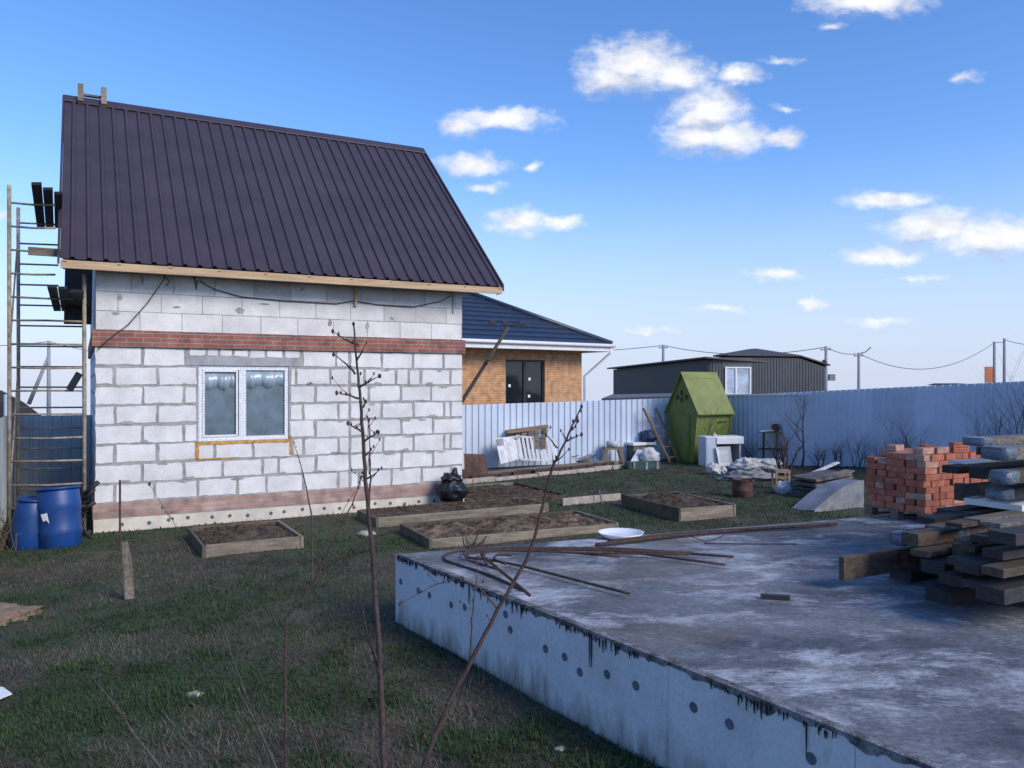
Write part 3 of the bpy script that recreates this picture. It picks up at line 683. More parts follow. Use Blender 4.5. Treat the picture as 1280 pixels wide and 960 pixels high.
for t_ in [(wa,wa+g,1.15,3.40),(wb-g,wb,1.15,3.40),(wa+g,wb-g,1.15,1.15+g),(wa+g,wb-g,3.40-g,3.40),((wa+wb)/2-.05,(wa+wb)/2+.05,1.15+g,3.40-g)]: q.b(t_[0],t_[1],.05,.13,t_[2],t_[3])
ow = q.build('window', M['black'], oh, local=True)
for x0, x1 in ((wa+g,(wa+wb)/2-.05),((wa+wb)/2+.05,wb-g)):
    q = MB(); q.b(x0,x1,.09,.1,1.15+g,3.40-g); q.build('pane', M['panedark'], ow, local=True)
for (x, z, s) in ((wa+.17,2.5,.09),((wa+wb)/2+.18,2.72,.09),((wa+wb)/2+.16,2.15,.09)):
    q = MB(); q.b(x,x+s,.083,.088,z,z+s); q.build('sticker', M['label'], ow, local=True)
ov = .75; q = MB()
e0 = ez+.22; apx = Dh/2+ov; ph = math.tan(R(27.5))*apx
c4 = [Vector((-Lh-ov,-ov,e0)),Vector((ov,-ov,e0)),Vector((ov,Dh+ov,e0)),Vector((-Lh-ov,Dh+ov,e0))]
r0, r1 = Vector((-Lh-ov+apx,Dh/2,e0+ph)), Vector((ov-apx,Dh/2,e0+ph))
# stepped tile courses on each slope
def slope(p0, p1, t1, t0):
    n = 15
    for i in range(n):
        a0, a1 = i/n, (i+1)/n; nr_ = (p1-p0).cross(t0-p0).normalized(); 
        if nr_.z < 0: nr_ = -nr_
        A0 = p0.lerp(t0, a0); B0 = p1.lerp(t1, a0); A1 = p0.lerp(t0, a1); B1 = p1.lerp(t1, a1)
        w_ = (B0-A0).length; m_ = max(2, int(w_/.1))
        lo_ = [A0.lerp(B0, j/m_)+nr_*(.05+.016*math.sin(2*math.pi*j*.1/.2)) for j in range(m_+1)]
        hi_ = [A1.lerp(B1, j/m_)+nr_*(.012+.016*math.sin(2*math.pi*j*.1/.2)) for j in range(m_+1)]
        bt_ = [A0.lerp(B0, j/m_)+nr_*.0 for j in range(m_+1)]
        k = m_+1
        q.add(bt_+lo_+hi_, [(j, j+1, k+j+1, k+j) for j in range(m_)]+[(k+j, k+j+1, 2*k+j+1, 2*k+j) for j in range(m_)])
slope(c4[0], c4[1], r1, r0); slope(c4[1], c4[2], r1, r1.copy()); slope(c4[2], c4[3], r0, r1); slope(c4[3], c4[0], r0, r0.copy())
orf = q.build('roof', M['tile'], oh, local=True)
q = MB()
for a, b in ((c4[1], r1), (c4[2], r1), (c4[0], r0), (c4[3], r0), (r0, r1)): q.tube([a+Vector((0,0,.06)), b+Vector((0,0,.06))], .085, 8)
q.build('ridge_tiles', M['tile'], orf, local=True, smooth=True)
q = MB(); q.b(-Lh-ov,ov,-ov,Dh+ov,ez+.005,ez+.03); q.build('soffit', M['white'], oh, local=True)
q = MB(); q.b(-Lh-ov,ov,-ov-.03,-ov-.001,ez,e0+.0); q.b(ov+.001,ov+.03,-ov-.03,Dh+ov,ez,e0); q.b(-Lh-ov-.03,-Lh-ov-.001,-ov-.03,Dh+ov,ez,e0); q.build('fascia', M['white'], oh, local=True)
q = MB(); q.tube([(-Lh-ov,-ov-.09,e0-.02),(ov+.05,-ov-.09,e0-.02)], .06, 10); q.build('gutter', M['pvc'], oh, local=True, smooth=True)
q = MB(); q.tube([(ov-.1,-ov-.05,e0-.08),(ov-.12,-ov,e0-.3),(.07,-.07,ez-.85),(.07,-.07,.2)], .045, 8); q.build('downpipe', M['pvc'], oh, local=True, smooth=True)
for x in (-5.2,-3.5,-3.0,-2.3):
    q = MB(); p = Vector((x, .35, e0+math.tan(R(27.5))*1.1+.1)); q.b(p.x-.12,p.x+.12,p.y-.02,p.y+.02,p.z-.03,p.z+.08); q.build('snow_guard', M['black'], orf, local=True)

# leaning pole between the houses
a, b = P(571,512,20.5), P(636,408,20.5); g0_ = Vector((a.x-1.05,20.5,0))
q = MB(); q.tube([Vector((a.x-(b.x-a.x)/(b.z-a.z)*a.z, 20.5, 0)), a, (a+b)/2, b], [.055,.05,.047,.042], 8)
lp = thing('leaning_pole', (a.x-(b.x-a.x)/(b.z-a.z)*a.z,20.5,0), 'slanting grey pole behind the right corner of the block house', 'pole'); q.build('shaft', M['barkgrey'], lp, smooth=True)
q = MB(); q.tube([P(634,408,20.5),P(650,405,20.5),P(668,404,20.5),P(690,406,20.6),P(705,409,20.7)], [.03,.022,.018,.014,.008], 6); q.build('bent_tip', M['barkgrey'], lp, smooth=True)
q = MB(); q.tube([P(612,446,20.5),P(607,449,20.45),P(610,455,20.4)], .02, 6); q.tube([P(607,449,20.45),P(616,452,20.4)], .02, 6); q.build('bracket', M['barkgrey'], lp)

# ------------------------------------------------------------------ dark barn and far things
B0 = P(885,449,34.0); B0.z = 0; BL = Vector((5.55,44,0)); BR = Vector((13.84,35.5,0))
bn = thing('metal_barn', Vector((B0.x,B0.y,-1.0)), 'long dark grey metal-clad barn with low roof behind the green outhouse', 'barn')
def zt(px, y, d): return CH-(y-HY)/F*d
q = MB()
lf = [(B0.x,B0.y,-1),(BL.x,BL.y,-1),(BL.x,BL.y,zt(766,462,44)),(B0.x,B0.y,zt(885,449,34))]
q.prism(lf[::-1], ((BR-B0).normalized()*.2)[:]); q.build('box_wall', M['barnshaded'], bn); q = MB()
def bface(px): k = (px-W2)/F; d = BR-B0; t = (k*B0.y-B0.x)/(d.x-k*d.y); p = B0+d*t; return p
pts = [(B0.x,B0.y,-1),(BR.x,BR.y,-1)]
for px, y in [(1031,459),(1000,447.5),(908,446.5),(886,449)]:
    p = bface(px); pts.append((p.x,p.y,zt(px,y,p.y)))
bk = (BL-B0).normalized()
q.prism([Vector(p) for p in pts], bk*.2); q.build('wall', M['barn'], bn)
q = MB()                                                                 # cladding ribs on the front wall
for i in range(40):
    px = 888+i*3.62
    if 903 < px < 941: continue
    p = bface(px); yt = 449 if px < 908 else (447 if px < 1000 else 447.5+(px-1000)/31*11.5)
    q.b(p.x-.025,p.x+.025,p.y-.03,p.y+.0,-1,zt(px,yt,p.y)-.03)
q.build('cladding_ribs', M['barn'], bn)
# flat roof sheet on the dark left box
lw = [Vector(p) for p in lf]; o_ = (BR-B0).normalized()
q = MB(); q.prism([lw[3]+Vector((-.2,-.25,.03))-bk*.1, lw[2]+Vector((-.35,0,.03)), lw[2]+o_*9.8+Vector((0,0,.03)), Vector(pts[2])+bk*.3+Vector((.25,0,.03))], (0,0,.07)); q.build('roof', M['barnroof'], bn)
# hipped brown roof over the grey right part
e0_, e1_, e2_, e3_ = Vector(pts[5]), Vector(pts[4]), Vector(pts[3]), Vector(pts[2])
apx_ = P(945,435.5,37.0); ap2 = apx_+bk*.6; dz = Vector((0,-.12,.12))
q = MB(); q.add([e1_+dz, e2_+dz, e3_+dz+o_*.25, e3_+bk*2.5+dz+o_*.25, e1_+bk*1.2+dz, apx_, ap2], [(0,1,5),(1,2,5),(2,3,6,5),(3,4,6),(4,0,5,6)])
o = q.build('hip_roof', M['barnroof'], bn); m = o.modifiers.new('thick','SOLIDIFY'); m.thickness = .06
p0, p1 = bface(906), bface(938.5); q = MB(); z0, z1 = zt(906,494,p0.y), zt(906,458.5,p0.y); e = Vector((0,-.07,0))
dd = (p1-p0)
for (s0, s1, a0, a1) in [(0,.06,0,1),(.94,1,0,1),(.06,.94,0,.05),(.06,.94,.95,1),(.39,.45,.05,.95)]:
    A_, B_ = p0+dd*s0+e, p0+dd*s1+e; q.prism([(A_.x,A_.y,z0+(z1-z0)*a0),(B_.x,B_.y,z0+(z1-z0)*a0),(B_.x,B_.y,z0+(z1-z0)*a1),(A_.x,A_.y,z0+(z1-z0)*a1)], (0,.1,0))
bw = q.build('window', M['white'], bn)
for s0, s1 in ((.06,.39),(.45,.94)):
    A_, B_ = p0+dd*s0+e*.4, p0+dd*s1+e*.4; q = MB(); q.prism([(A_.x,A_.y,z0),(B_.x,B_.y,z0),(B_.x,B_.y,z1),(A_.x,A_.y,z1)], (0,.02,0)); q.build('pane', M['panelight'], bw)
# low lean-to roof in front of the barn
a = P(752,498,30); b = P(842,495,29); c_ = P(842,491.5,33); d_ = P(765,493,34)
sh_ = thing('low_shed', Vector((a.x,a.y,-1)), 'low grey lean-to roof just showing over the fence below the barn', 'shed')
q = MB(); q.prism([a,b,c_,d_], (0,0,-.08)); q.build('roof', M['greyroof'], sh_)
q = MB(); wl = [Vector((p.x+(.15 if i in (0,3) else -.15),p.y+(.2 if i < 2 else -.2),-1)) for i, p in enumerate((a,b,c_,d_))]
q.add(wl+[Vector((p.x,p.y,(a,b,c_,d_)[i].z-.09)) for i, p in enumerate(wl)], [(0,1,5,4),(1,2,6,5),(2,3,7,6),(3,0,4,7)]); q.build('wall', M['barn'], sh_)
# dark neighbour roof at the left edge
a = P(-30,487,34); nb = thing('neighbour_house', (a.x,34,-1), 'dark neighbouring roof low at the left edge beyond the fence', 'house')
q = MB(); q.prism([P(-60,484,34),P(2,488,34),P(30,503,34),P(54,521,34),P(54,525,34),P(-60,525,34)], (-4.6,6,0)); q.build('roof', M['barnroof'], nb)
q = MB(); q.prism([P(-50,526,34.3),P(44,526,34.3),P(44,600,34.3),P(-50,600,34.3)], (-2,5,0)); q.build('wall', M['greyroof'], nb)
q = MB(); q.tube([P(8,530,33.5),P(8,493,33.5)], .10, 8); q.build('chimney_pipe', M['bluegrey'], nb)
a = P(1200,482,42); q = MB(); q.prism([P(1186,481,42),P(1196,479,42),P(1218,480,42),P(1226,482.5,42),P(1205,483,42)], (.4,3,.0))
fr_ = thing('far_roof', (a.x,42,-1.2), 'dark flat canopy roof peeping over the fence near the far right poles', 'canopy'); q.build('roof', M['barnroof'], fr_)
for px in (1196, 1217):
    q = MB(); p = P(px,482,43); q.tube([Vector((p.x,43,-1.5)), Vector((p.x,43,p.z))], .08, 6); q.build('post', M['post'], fr_)

GPO = 'utility poles beyond the fences'
def upole(px, y, d, lab, w=.16, arm=True, extra=None):
    t = P(px, y, d); bz = -3.2; u = thing('utility_pole', (t.x,d,bz), lab, 'utility pole', GPO)
    q = MB(); q.tube([Vector((t.x,d,bz)), t], [w*1.25, w*.85], 8); q.build('shaft', M['pole'], u, smooth=True)
    if arm:
        q = MB(); q.b(t.x-.5,t.x+.5,d-.06,d+.06,t.z-.35,t.z-.25); q.build('crossarm', M['post'], u)
        for i in (-.42, 0, .42):
            q = MB(); q.tube([(t.x+i,d,t.z-.25),(t.x+i,d,t.z-.05)], .05, 6); q.build('insulator', M['white'], u)
    if extra: extra(u, t, d)
    return t
def boxx(u, t, d):
    q = MB(); q.b(t.x+.25,t.x+.8,d-.2,d+.2,t.z-3.2,t.z-2.6); q.build('junction_box', M['post'], u)
    q = MB(); q.blob((t.x-.15,d,t.z-1.6),(.28,.2,.35),.2); q.build('cable_coil', M['wire'], u)
def lampx(u, t, d):
    q = MB(); q.tube([(t.x,d,t.z-.1),(t.x+.7,d,t.z+.1),(t.x+1.2,d,t.z+.55)], .06, 6); q.build('bracket', M['post'], u)
def strut(u, t, d):
    q = MB(); q.tube([P(36,505,d), P(61,445,d)], [.22,.16], 8); q.build('strut', M['pole'], u, smooth=True)
t1 = upole(61,426,85,'concrete pole with a slanting strut seen through the scaffold',extra=strut,w=.19)
t2 = upole(829,431,85,'lone grey pole rising above the left end of the dark barn')
t3 = upole(1032.5,433,75,'pole with a dark box at the right end of the barn',extra=boxx)
t4 = upole(1073.5,441,80,'shorter pole with a bent lamp bracket right of the barn',extra=lampx)
def signx(u, t, d):
    q = MB(); q.b(t.x-1.05,t.x-.12,d-.05,d+.05,t.z-4.5,t.z-2.75)
    s_ = q.build('sign_panel', M['sign'], u)
    for i, (w_, h_) in enumerate(((.55,.10),(.6,.08),(.5,.08),(.4,.10),(.62,.22))):
        q = MB(); zc_ = t.z-2.98-i*.34; q.b(t.x-.59-w_/2,t.x-.59+w_/2,d-.056,d-.051,zc_-h_/2,zc_+h_/2); q.build('sign_stripe', M['palebrick'], s_)
t5 = upole(1243,427,88,'left pole of the far right pair, carrying an orange sign',arm=False,extra=signx)
t6 = upole(1255.5,423,88,'right pole of the far right pair, next to the orange sign pole',arm=False)
def wire(a, b, sag, lab, r=.035):
    a = Vector(a); b = Vector(b); pts = [a.lerp(b, i/14)-Vector((0,0,sag*4*(i/14)*(1-i/14))) for i in range(15)]
    return tag(MB().tube(pts, r, 4).build('power_line', M['greywire'], loc=a), lab, 'power line', 'power lines between the poles')
z3 = Vector((0,0,-.06))
wire(P(640,438,84), t2+z3, .35, 'power line from the orange house roof to the pole above the barn')
wire(t2+z3, t3+z3, .8, 'power line passing over the dark barn between two poles')
wire(t3+z3, t4+z3, .3, 'short power line between the box pole and the lamp-bracket pole')
wire(t4+z3, t5-Vector((0,0,.1)), 2.2, 'long sagging power line towards the orange sign pole')
wire(t5-Vector((0,0,.1)), t6-Vector((0,0,.4)), .02, 'short line joining the two far right poles')
wire(t6-Vector((0,0,.15)), P(1330,430,90), .4, 'power line leaving the frame at the far right')
wire(t1+z3, P(200,452,90), .3, 'power line from the strutted pole towards the block house')
wire(P(-60,430,85), t1+z3, .3, 'power line entering from the left edge to the strutted pole')

# ------------------------------------------------------------------ green outhouse
gc = Vector((5.36,23.1,0)); gs = thing('outhouse', gc, 'green wooden outhouse with steep light green roof and walls narrowing to the ground', 'outhouse', rotz=A)
gl, gd = 1.27, 1.36; ez_, az_ = 1.52, 2.66; ins = .2
def gable(x): return [(x,ins,0.02),(x,0,ez_),(x,gd/2,az_-.03),(x,gd,ez_),(x,gd-ins,0.02)]
q = MB(); q.prism(gable(.0)[::-1], (.05,0,0)); q.prism(gable(gl-.05)[::-1], (.05,0,0)); q.build('gable_wall', M['green'], gs, local=True)
q = MB(); q.prism([(.05,ins,.02),(.05,0,ez_),(.05,.04,ez_),(.05,ins+.04,.02)], (gl-.1,0,0)); q.prism([(.05,gd-ins,.02),(.05,gd,ez_),(.05,gd-.04,ez_),(.05,gd-ins-.04,.02)], (gl-.1,0,0)); q.build('side_wall', M['green'], gs, local=True)
q = MB(); 
for s in (0, 1):
    pr = [(-.08,-.09,ez_-.09),(-.08,gd/2,az_),(-.08,gd/2,az_-.04),(-.08,-.06,ez_-.11)]
    if s: pr = [(a_,gd-b_,c__) for a_, b_, c__ in pr]
    q.prism(pr, (gl+.12,0,0))
gr_ = q.build('roof', M['lgreen'], gs, local=True)
q = MB(); q.bar((-.09,gd/2-.115,az_-.19),(gl+.05,gd/2-.115,az_-.19),.02,.012); q.build('roof_lap', M['green'], gr_, local=True)
q = MB(); q.bar((-.09,-.095,ez_-.10),(gl+.05,-.095,ez_-.10),.02,.03); q.build('eave_batten', M['green'], gr_, local=True)
for y in (ins-.005, gd-ins+.005):
    q = MB(); q.bar((-.012,y,.02),(-.012,y+( -ins+.01 if y < .5 else ins-.01),ez_-.02),.05,.03); q.build('corner_trim', M['lgreen'], gs, local=True)
q = MB(); q.bar((gl+.002,ins-.005,.02),(gl+.002,.0,ez_-.02),.05,.03); q.build('corner_trim', M['green'], gs, local=True)
q = MB(); q.b(-.03,-.001,.36,1.0,.1,ez_-.12); dr = q.build('door', M['green'], gs, local=True)
q = MB(); q.tube([(-.05,.43,.8),(-.05,.43,.95)], .012, 6); q.build('handle', M['post'], dr, local=True)
for y, z in ((.52,1.92),(.72,2.05),(.72,1.85),(.9,1.92)):
    q = MB(); q.b(-.012,-.001,y-.06,y+.06,z-.08,z+.06); q.build('window', M['black'], gs, local=True)
q = MB(); q.bar((.75,.045,1.18),(1.1,.045,1.20),.05,.03); q.build('peg', M['darkwood'], gs, local=True)

# wooden ladder
def yd(x, y):
    p = G(x, y)
    for _ in range(4): p = G(x, y, gz(p.x, p.y))
    return Vector((p.x, p.y, gz(p.x, p.y)))
a0, a1 = yd(838,579), P(804,510,23.9); b0, b1 = yd(849,577), P(820,510,24.3)
wl_ = thing('wooden_ladder', a0, 'old wooden ladder leaning on the fence left of the green outhouse', 'ladder')
for p, r_ in ((a0,a1),(b0,b1)):
    q = MB(); q.bar(p, r_, .05, .06); q.build('rail', M['woodwarm'], wl_)
for t in (.1,.29,.48,.66,.85):
    q = MB(); q.bar(a0.lerp(a1,t), b0.lerp(b1,t), .045, .03); q.build('rung', M['woodwarm'], wl_)

# ------------------------------------------------------------------ junk along the back fence
def yz(v): return Vector((v.x, v.y, gz(v.x, v.y)))
# long kerb and brick edging
a, b = yd(560,607), yd(785,584); q = MB(); n = 9
kb = thing('kerb_edging', a, 'long pale concrete kerb edging the lawn in front of the back fence', 'kerb')
for i in range(n):
    p0, p1 = a.lerp(b, i/n), a.lerp(b, (i+.97)/n); off = Vector((0,rnd.uniform(-.05,.05),rnd.uniform(-.02,.02))); q = MB(); q.bar(p0+off+Vector((0,0,.03)), p1+off+Vector((0,0,.03)), .14, .12); q.build('kerb_stone', M['kerb'], kb, bevel=.012)
n = 0
for i in range(24):
    p = a.lerp(b, .12+i*.036)+V*rnd.uniform(.28,.5); q = MB(); z = gz(p.x,p.y)+.06
    q.box((p.x,p.y,z), (.25,.12,.12), Matrix.Rotation(A+rnd.uniform(-.4,.4),3,'Z')); tag(q.build('edging_brick', M['rust'], loc=(p.x,p.y,z-.06)), 'dull dark red brick in the edging row between the kerb and the back fence', 'brick', 'bricks in the edging row')
q = MB(); p0, p1 = a.lerp(b,.2)+V*.75, a.lerp(b,1.02)+V*.9; q.bar(p0+Vector((0,0,.05)), p1+Vector((0,0,.05)), .5, .1); tag(q.build('plank_walk', M['wood'], loc=p0), 'grey plank strip lying along the foot of the pale back fence', 'plank')
# white slatted cot side
o = P(618,578,21.3); wp = thing('cot_panel', o, 'white slatted cot side leaning against the back fence', 'cot panel')
def pp(x, y, k=0): return P(x, y, 21.3+(x-618)*.011+(580-y)*.012+k)
q = MB(); q.prism([pp(619,548),pp(645,545),pp(650,574),pp(626,580)], (.0,.04,0)); q.build('headboard', M['dwhite'], wp)
q = MB(); q.prism([pp(621,549,-.03),pp(629,548,-.03),pp(630,556,-.03),pp(622,557,-.03)], (.0,.02,0)); q.build('headboard_hole', M['tarp'], wp)
for (p1_, p2_) in (((645,545),(691,549)),((650,574),(696,576)),((645,545),(650,574)),((691,549),(696,576))):
    q = MB(); q.bar(pp(*p1_), pp(*p2_), .04, .05); q.build('rail', M['dwhite'], wp)
for i in range(9):
    t = (i+.6)/9; q = MB(); q.bar(pp(645+46*t,545+4*t), pp(650+46*t,574+2*t), .02, .065, up=(1,0,.3)); q.build('slat', M['white'], wp)
# broken crate behind it
o = P(635,560,22.0); bc = thing('broken_crate', o, 'broken wooden crate with a brown top board behind the white cot side', 'crate')
q = MB(); q.bar(P(633,540,22.2), P(684,533,22.5), .25, .09); q.build('top_board', M['woodwarm'], bc)
for i in range(6):
    x = 638+i*8.2; q = MB(); q.bar(P(x,561,22.1), P(x+1,538-i*.6,22.3), .04, .13, up=(1,0,0)); q.build('slat', M['wood'], bc)
q = MB(); q.bar(P(634,549,22.0), P(650,546,21.9), .04, .06); q.build('white_batten', M['dwhite'], bc)
c = P(733,569,22.6); c.z = .19; q = MB(); q.lathe((c.x,c.y,.08), [(.10,0),(.18,.03),(.24,.16),(.25,.17),(.225,.17),(.16,.05),(.05,.04)], 20, Matrix.Rotation(R(-25),3,'Y')); tag(q.build('metal_basin', M['metal'], loc=(c.x,c.y,.05), smooth=True), 'shiny metal basin tipped on the rubble by the back fence', 'basin')
q = MB()
for i in range(14):
    p = G(693+rnd.random()*40, 577+rnd.random()*3); q.tube([p+Vector((0,0,.12)), p+Vector((rnd.uniform(.2,.8),rnd.uniform(-.1,.2),.14+rnd.uniform(0,.12)))], .012, 4)
tag(q.build('dry_branches', M['barkgrey'], loc=G(693,578)), 'low heap of dry branches between the cot side and the metal basin', 'branches')
# trestle stool with white bucket-like block
o = yd(767,579); ts = thing('trestle_stool', o, 'rough wooden trestle stool standing by the back fence', 'stool')
q = MB(); q.bar(o+Vector((-.3,0,.43)), o+Vector((.28,.12,.43)), .28, .07); q.build('seat', M['wood'], ts)
for sx_, sy_, dx in ((-.2,-.1,-.12),(-.18,.14,-.08),(.18,-.05,.12),(.16,.2,.1)):
    q = MB(); q.bar(o+Vector((sx_,sy_,.40)), o+Vector((sx_+dx,sy_*1.3,0)), .07, .09, up=(1,0,0)); q.build('leg', M['wood'], ts)
c = o+Vector((-.03,.05,.47)); q = MB(); q.lathe(c, [(.16,0),(.19,.12),(.17,.16),(.05,.17)], 14); tag(q.build('upturned_bowl', M['sack'], loc=c, smooth=True), 'cream upturned bowl on top of the trestle stool', 'bowl')
# rusty brown sheet by the house corner
a = G(581,601); q = MB(); q.prism([G(581,601)+Vector((0,0,0)),G(611,599),P(606,568,19.6),P(580,567,19.2)], (.0,.03,0)); tag(q.build('rusty_sheet', M['rust'], loc=a), 'rust-brown metal sheet leaning beside the block house corner', 'metal sheet')
# junk near the ladder
q = MB(); q.prism([yd(786,581),yd(799,580),P(807,563,23.6),P(797,562,23.6)], (.0,.03,.01)); tag(q.build('pale_board', M['bluegrey'], loc=yd(786,581)), 'pale bluish board leaning on the junk heap left of the ladder', 'board')
c = yd(813,580); q = MB(); q.blob(c+Vector((0,.1,.2)), (.27,.22,.27), .3, 2.2, 4, flat=c.z); tag(q.build('crumpled_sheet', M['sack'], loc=c, smooth=True), 'crumpled white plastic sheet heaped in front of the ladder foot', 'plastic sheet')
c = yd(808,579)+V*.55; jb = thing('junk_box', c, 'dark box with a white lid behind the crumpled plastic by the ladder', 'box', rotz=A)
q = MB(); q.b(-.2,.55,-.2,.2,0,.50); q.build('box_body', M['slate'], jb, local=True); q = MB(); q.b(-.24,.60,-.24,.22,.50,.58); q.build('lid', M['white'], jb, local=True)
c = c+Vector((.42,.1,.585)); q = MB(); q.blob(c+Vector((0,0,.15)), (.26,.2,.2), .3, 2.4, 9, flat=c.z); tag(q.build('blue_bag', M['navy'], loc=c, smooth=True), 'dark blue bag lying on the lidded box behind the ladder', 'bag')
c = yd(803,586); gcr = thing('green_crate', c, 'low dark green crate at the lawn edge below the ladder', 'crate', rotz=A*.4)
q = MB(); q.b(-.42,.42,-.15,.15,0,.03); q.build('bottom', M['teal'], gcr, local=True)
for t_ in ((-.42,.42,-.18,-.151),(-.42,.42,.151,.18),(-.45,-.421,-.18,.18),(.421,.45,-.18,.18)):
    q = MB(); q.b(t_[0],t_[1],t_[2],t_[3],0,.19); q.build('side', M['teal'], gcr, local=True)
for x in (-.3,.05,.36):
    q = MB(); q.b(x-.03,x+.03,-.20,-.181,0,.20); q.build('batten', M['tarp'], gcr, local=True)
# old cabinet
cb0 = yd(885,583); cab = thing('old_cabinet', cb0, 'old white cabinet with open front beside the green outhouse', 'cabinet', rotz=A*.35)
q = MB(); q.b(-.1,-.07,-.1,.42,0,.80); q.build('side_panel', M['bluegrey'], cab, local=True); q = MB(); q.b(.93,.96,-.02,.42,0,.76); q.build('side_panel', M['dwhite'], cab, local=True)
q = MB(); q.b(-.12,1.0,-.12,.45,.80,.835); q.build('top', M['white'], cab, local=True); q = MB(); q.b(.2,1.0,-.14,-.11,.63,.80); q.build('drawer_front', M['white'], cab, local=True)
q = MB(); q.b(-.07,.93,.40,.42,0,.80); q.build('back_panel', M['tarp'], cab, local=True); q = MB(); q.b(-.07,.93,-.05,.40,.02,.05); q.build('shelf', M['tarp'], cab, local=True)
q = MB(); q.b(-.07,.2,-.11,-.09,0,.80); q.build('door', M['bluegrey'], cab, local=True)
a = cb0; q = MB(); q.prism([yd(899,583.5),yd(916,582.5),P(913,558.5,22.2),P(895,559,22.2)], (.0,.025,.005)); tag(q.build('cabinet_door', M['white'], loc=yd(899,583)), 'loose white door leaning against the open front of the old cabinet', 'cabinet door')
c = P(893,547.5,22.6); q = MB(); q.lathe(c, [(.06,0),(.08,.03),(.075,.09),(.03,.13),(.012,.14),(.012,.17)], 12); tag(q.build('teapot', M['enamel'], loc=c, smooth=True), 'small pale green pot standing on the old cabinet', 'pot')
q = MB()
for i in range(5):
    c = P(903+i*4.5,547.6,22.6); q.box(c+Vector((0,0,.03)), (.09,.08,.06), Matrix.Rotation(i,3,'Z'))
tag(q.build('clutter', M['tarp'], loc=P(912,547.6,22.6)), 'grey odds and ends lying on the right half of the old cabinet top', 'clutter')
for i, (x, y, r_, lab) in enumerate(((892,593,.17,'larger white plastic sack on the ground in front of the old cabinet'),(902,592,.12,'smaller white plastic sack tucked against the larger one before the cabinet'))):
    c = yd(x, y); q = MB(); q.blob(c+Vector((0,0,r_*.7)), (r_*1.1,r_,r_*.95), .4, 3.2, i+2, 32, 20, flat=c.z); tag(q.build('plastic_sack', M['sack'], loc=c, smooth=True), lab, 'sack')
c = yd(940,590); q = MB(); q.blob(c+Vector((0,.3,.12)), (.46,.24,.20), .42, 3.2, 21, 40, 24, flat=c.z); tag(q.build('white_sack', M['sack'], loc=c, smooth=True), 'long white woven sack lying right of the old cabinet', 'sack')
c = yd(966,589); q = MB(); q.blob(c+Vector((0,.3,.12)), (.30,.2,.17), .4, 3.4, 25, 36, 22, flat=c.z); tag(q.build('white_sack', M['sack'], loc=c, smooth=True), 'shorter white sack lying next to the bare thicket', 'sack')
c = yd(938,600); q = MB(); q.blob(c+Vector((0,.1,.05)), (.68,.36,.15), .5, 3.2, 31, nu=44, nv=24, flat=c.z); tag(q.build('grey_tarp', M['tarp'], loc=c, smooth=True), 'crumpled grey tarpaulin heap in front of the white sacks', 'tarpaulin')
# rusty half drum
c = yd(928,621); q = MB(); rb_ = thing('rusty_drum', c, 'dark rusty cut-down drum standing on the lawn', 'drum')
q.lathe(c, [(.19,0),(.2,.02),(.2,.13),(.21,.145),(.2,.16),(.2,.34),(.21,.36),(.19,.36),(.18,.1),(.02,.08)], 22); q.build('drum', M['rust'], rb_, smooth=True)
q = MB(); q.tube([c+Vector((.12,-.19,.36)),c+Vector((.16,-.24,.42)),c+Vector((.2,-.16,.36))], .015, 6); q.build('handle', M['rust'], rb_)
# plant stand with clay pot
o = yd(970,581); st = thing('plant_stand', o, 'dark wooden garden stand with two flat boards by the fence', 'stand')
for x in (-.36,.02,.28):
    q = MB(); q.bar(o+Vector((x,0,0)), o+Vector((x+.03,.05,.92)), .05, .05); q.build('leg', M['darkwood'] if x < 0 else M['wood'], st)
q = MB(); q.bar(o+Vector((-.45,.05,.93)), o+Vector((.42,.1,.90)), .3, .035); q.build('top_board', M['wood'], st)
q = MB(); q.bar(o+Vector((-.45,0,.45)), o+Vector((.4,.05,.45)), .3, .03); q.build('shelf', M['darkwood'], st)
q = MB(); q.bar(o+Vector((-.5,-.1,.96)), o+Vector((-.12,-.05,.99)), .2, .03); tag(q.build('white_board', M['dwhite'], loc=o+Vector((-.5,-.1,.94))), 'short white board lying on the left of the garden stand top', 'board')
c = o+Vector((.0,.02,.95)); q = MB(); q.lathe(c, [(.06,0),(.11,.05),(.125,.13),(.09,.20),(.03,.22)], 14); tag(q.build('clay_pot', M['clay'], loc=c, smooth=True), 'brown upturned clay pot on the garden stand', 'pot')
# small wooden stool frame
o = yd(977,611); sf = thing('stool_frame', o, 'small bare wooden stool frame beside the white rag', 'stool')
for x, y in ((-.15,-.1),(.13,-.1),(-.15,.16),(.13,.16)):
    q = MB(); q.bar(o+Vector((x,y,0)), o+Vector((x,y,.4)), .035, .035); q.build('leg', M['woodwarm'], sf)
for z in (.38,.26):
    q = MB(); q.bar(o+Vector((-.17,-.1,z)), o+Vector((.16,-.1,z)), .03, .04); q.build('rail', M['woodwarm'], sf)
q = MB(); q.bar(o+Vector((-.17,.03,.41)), o+Vector((.16,.03,.41)), .22, .02); q.build('seat', M['wood'], sf)
c = yd(980,617); q = MB(); q.blob(c+Vector((0,0,.1)), (.18,.14,.17), .45, 2.6, 44, flat=c.z); tag(q.build('white_rag', M['sack'], loc=c, smooth=True), 'crumpled white plastic bag at the left foot of the dark sheet pile', 'plastic bag')
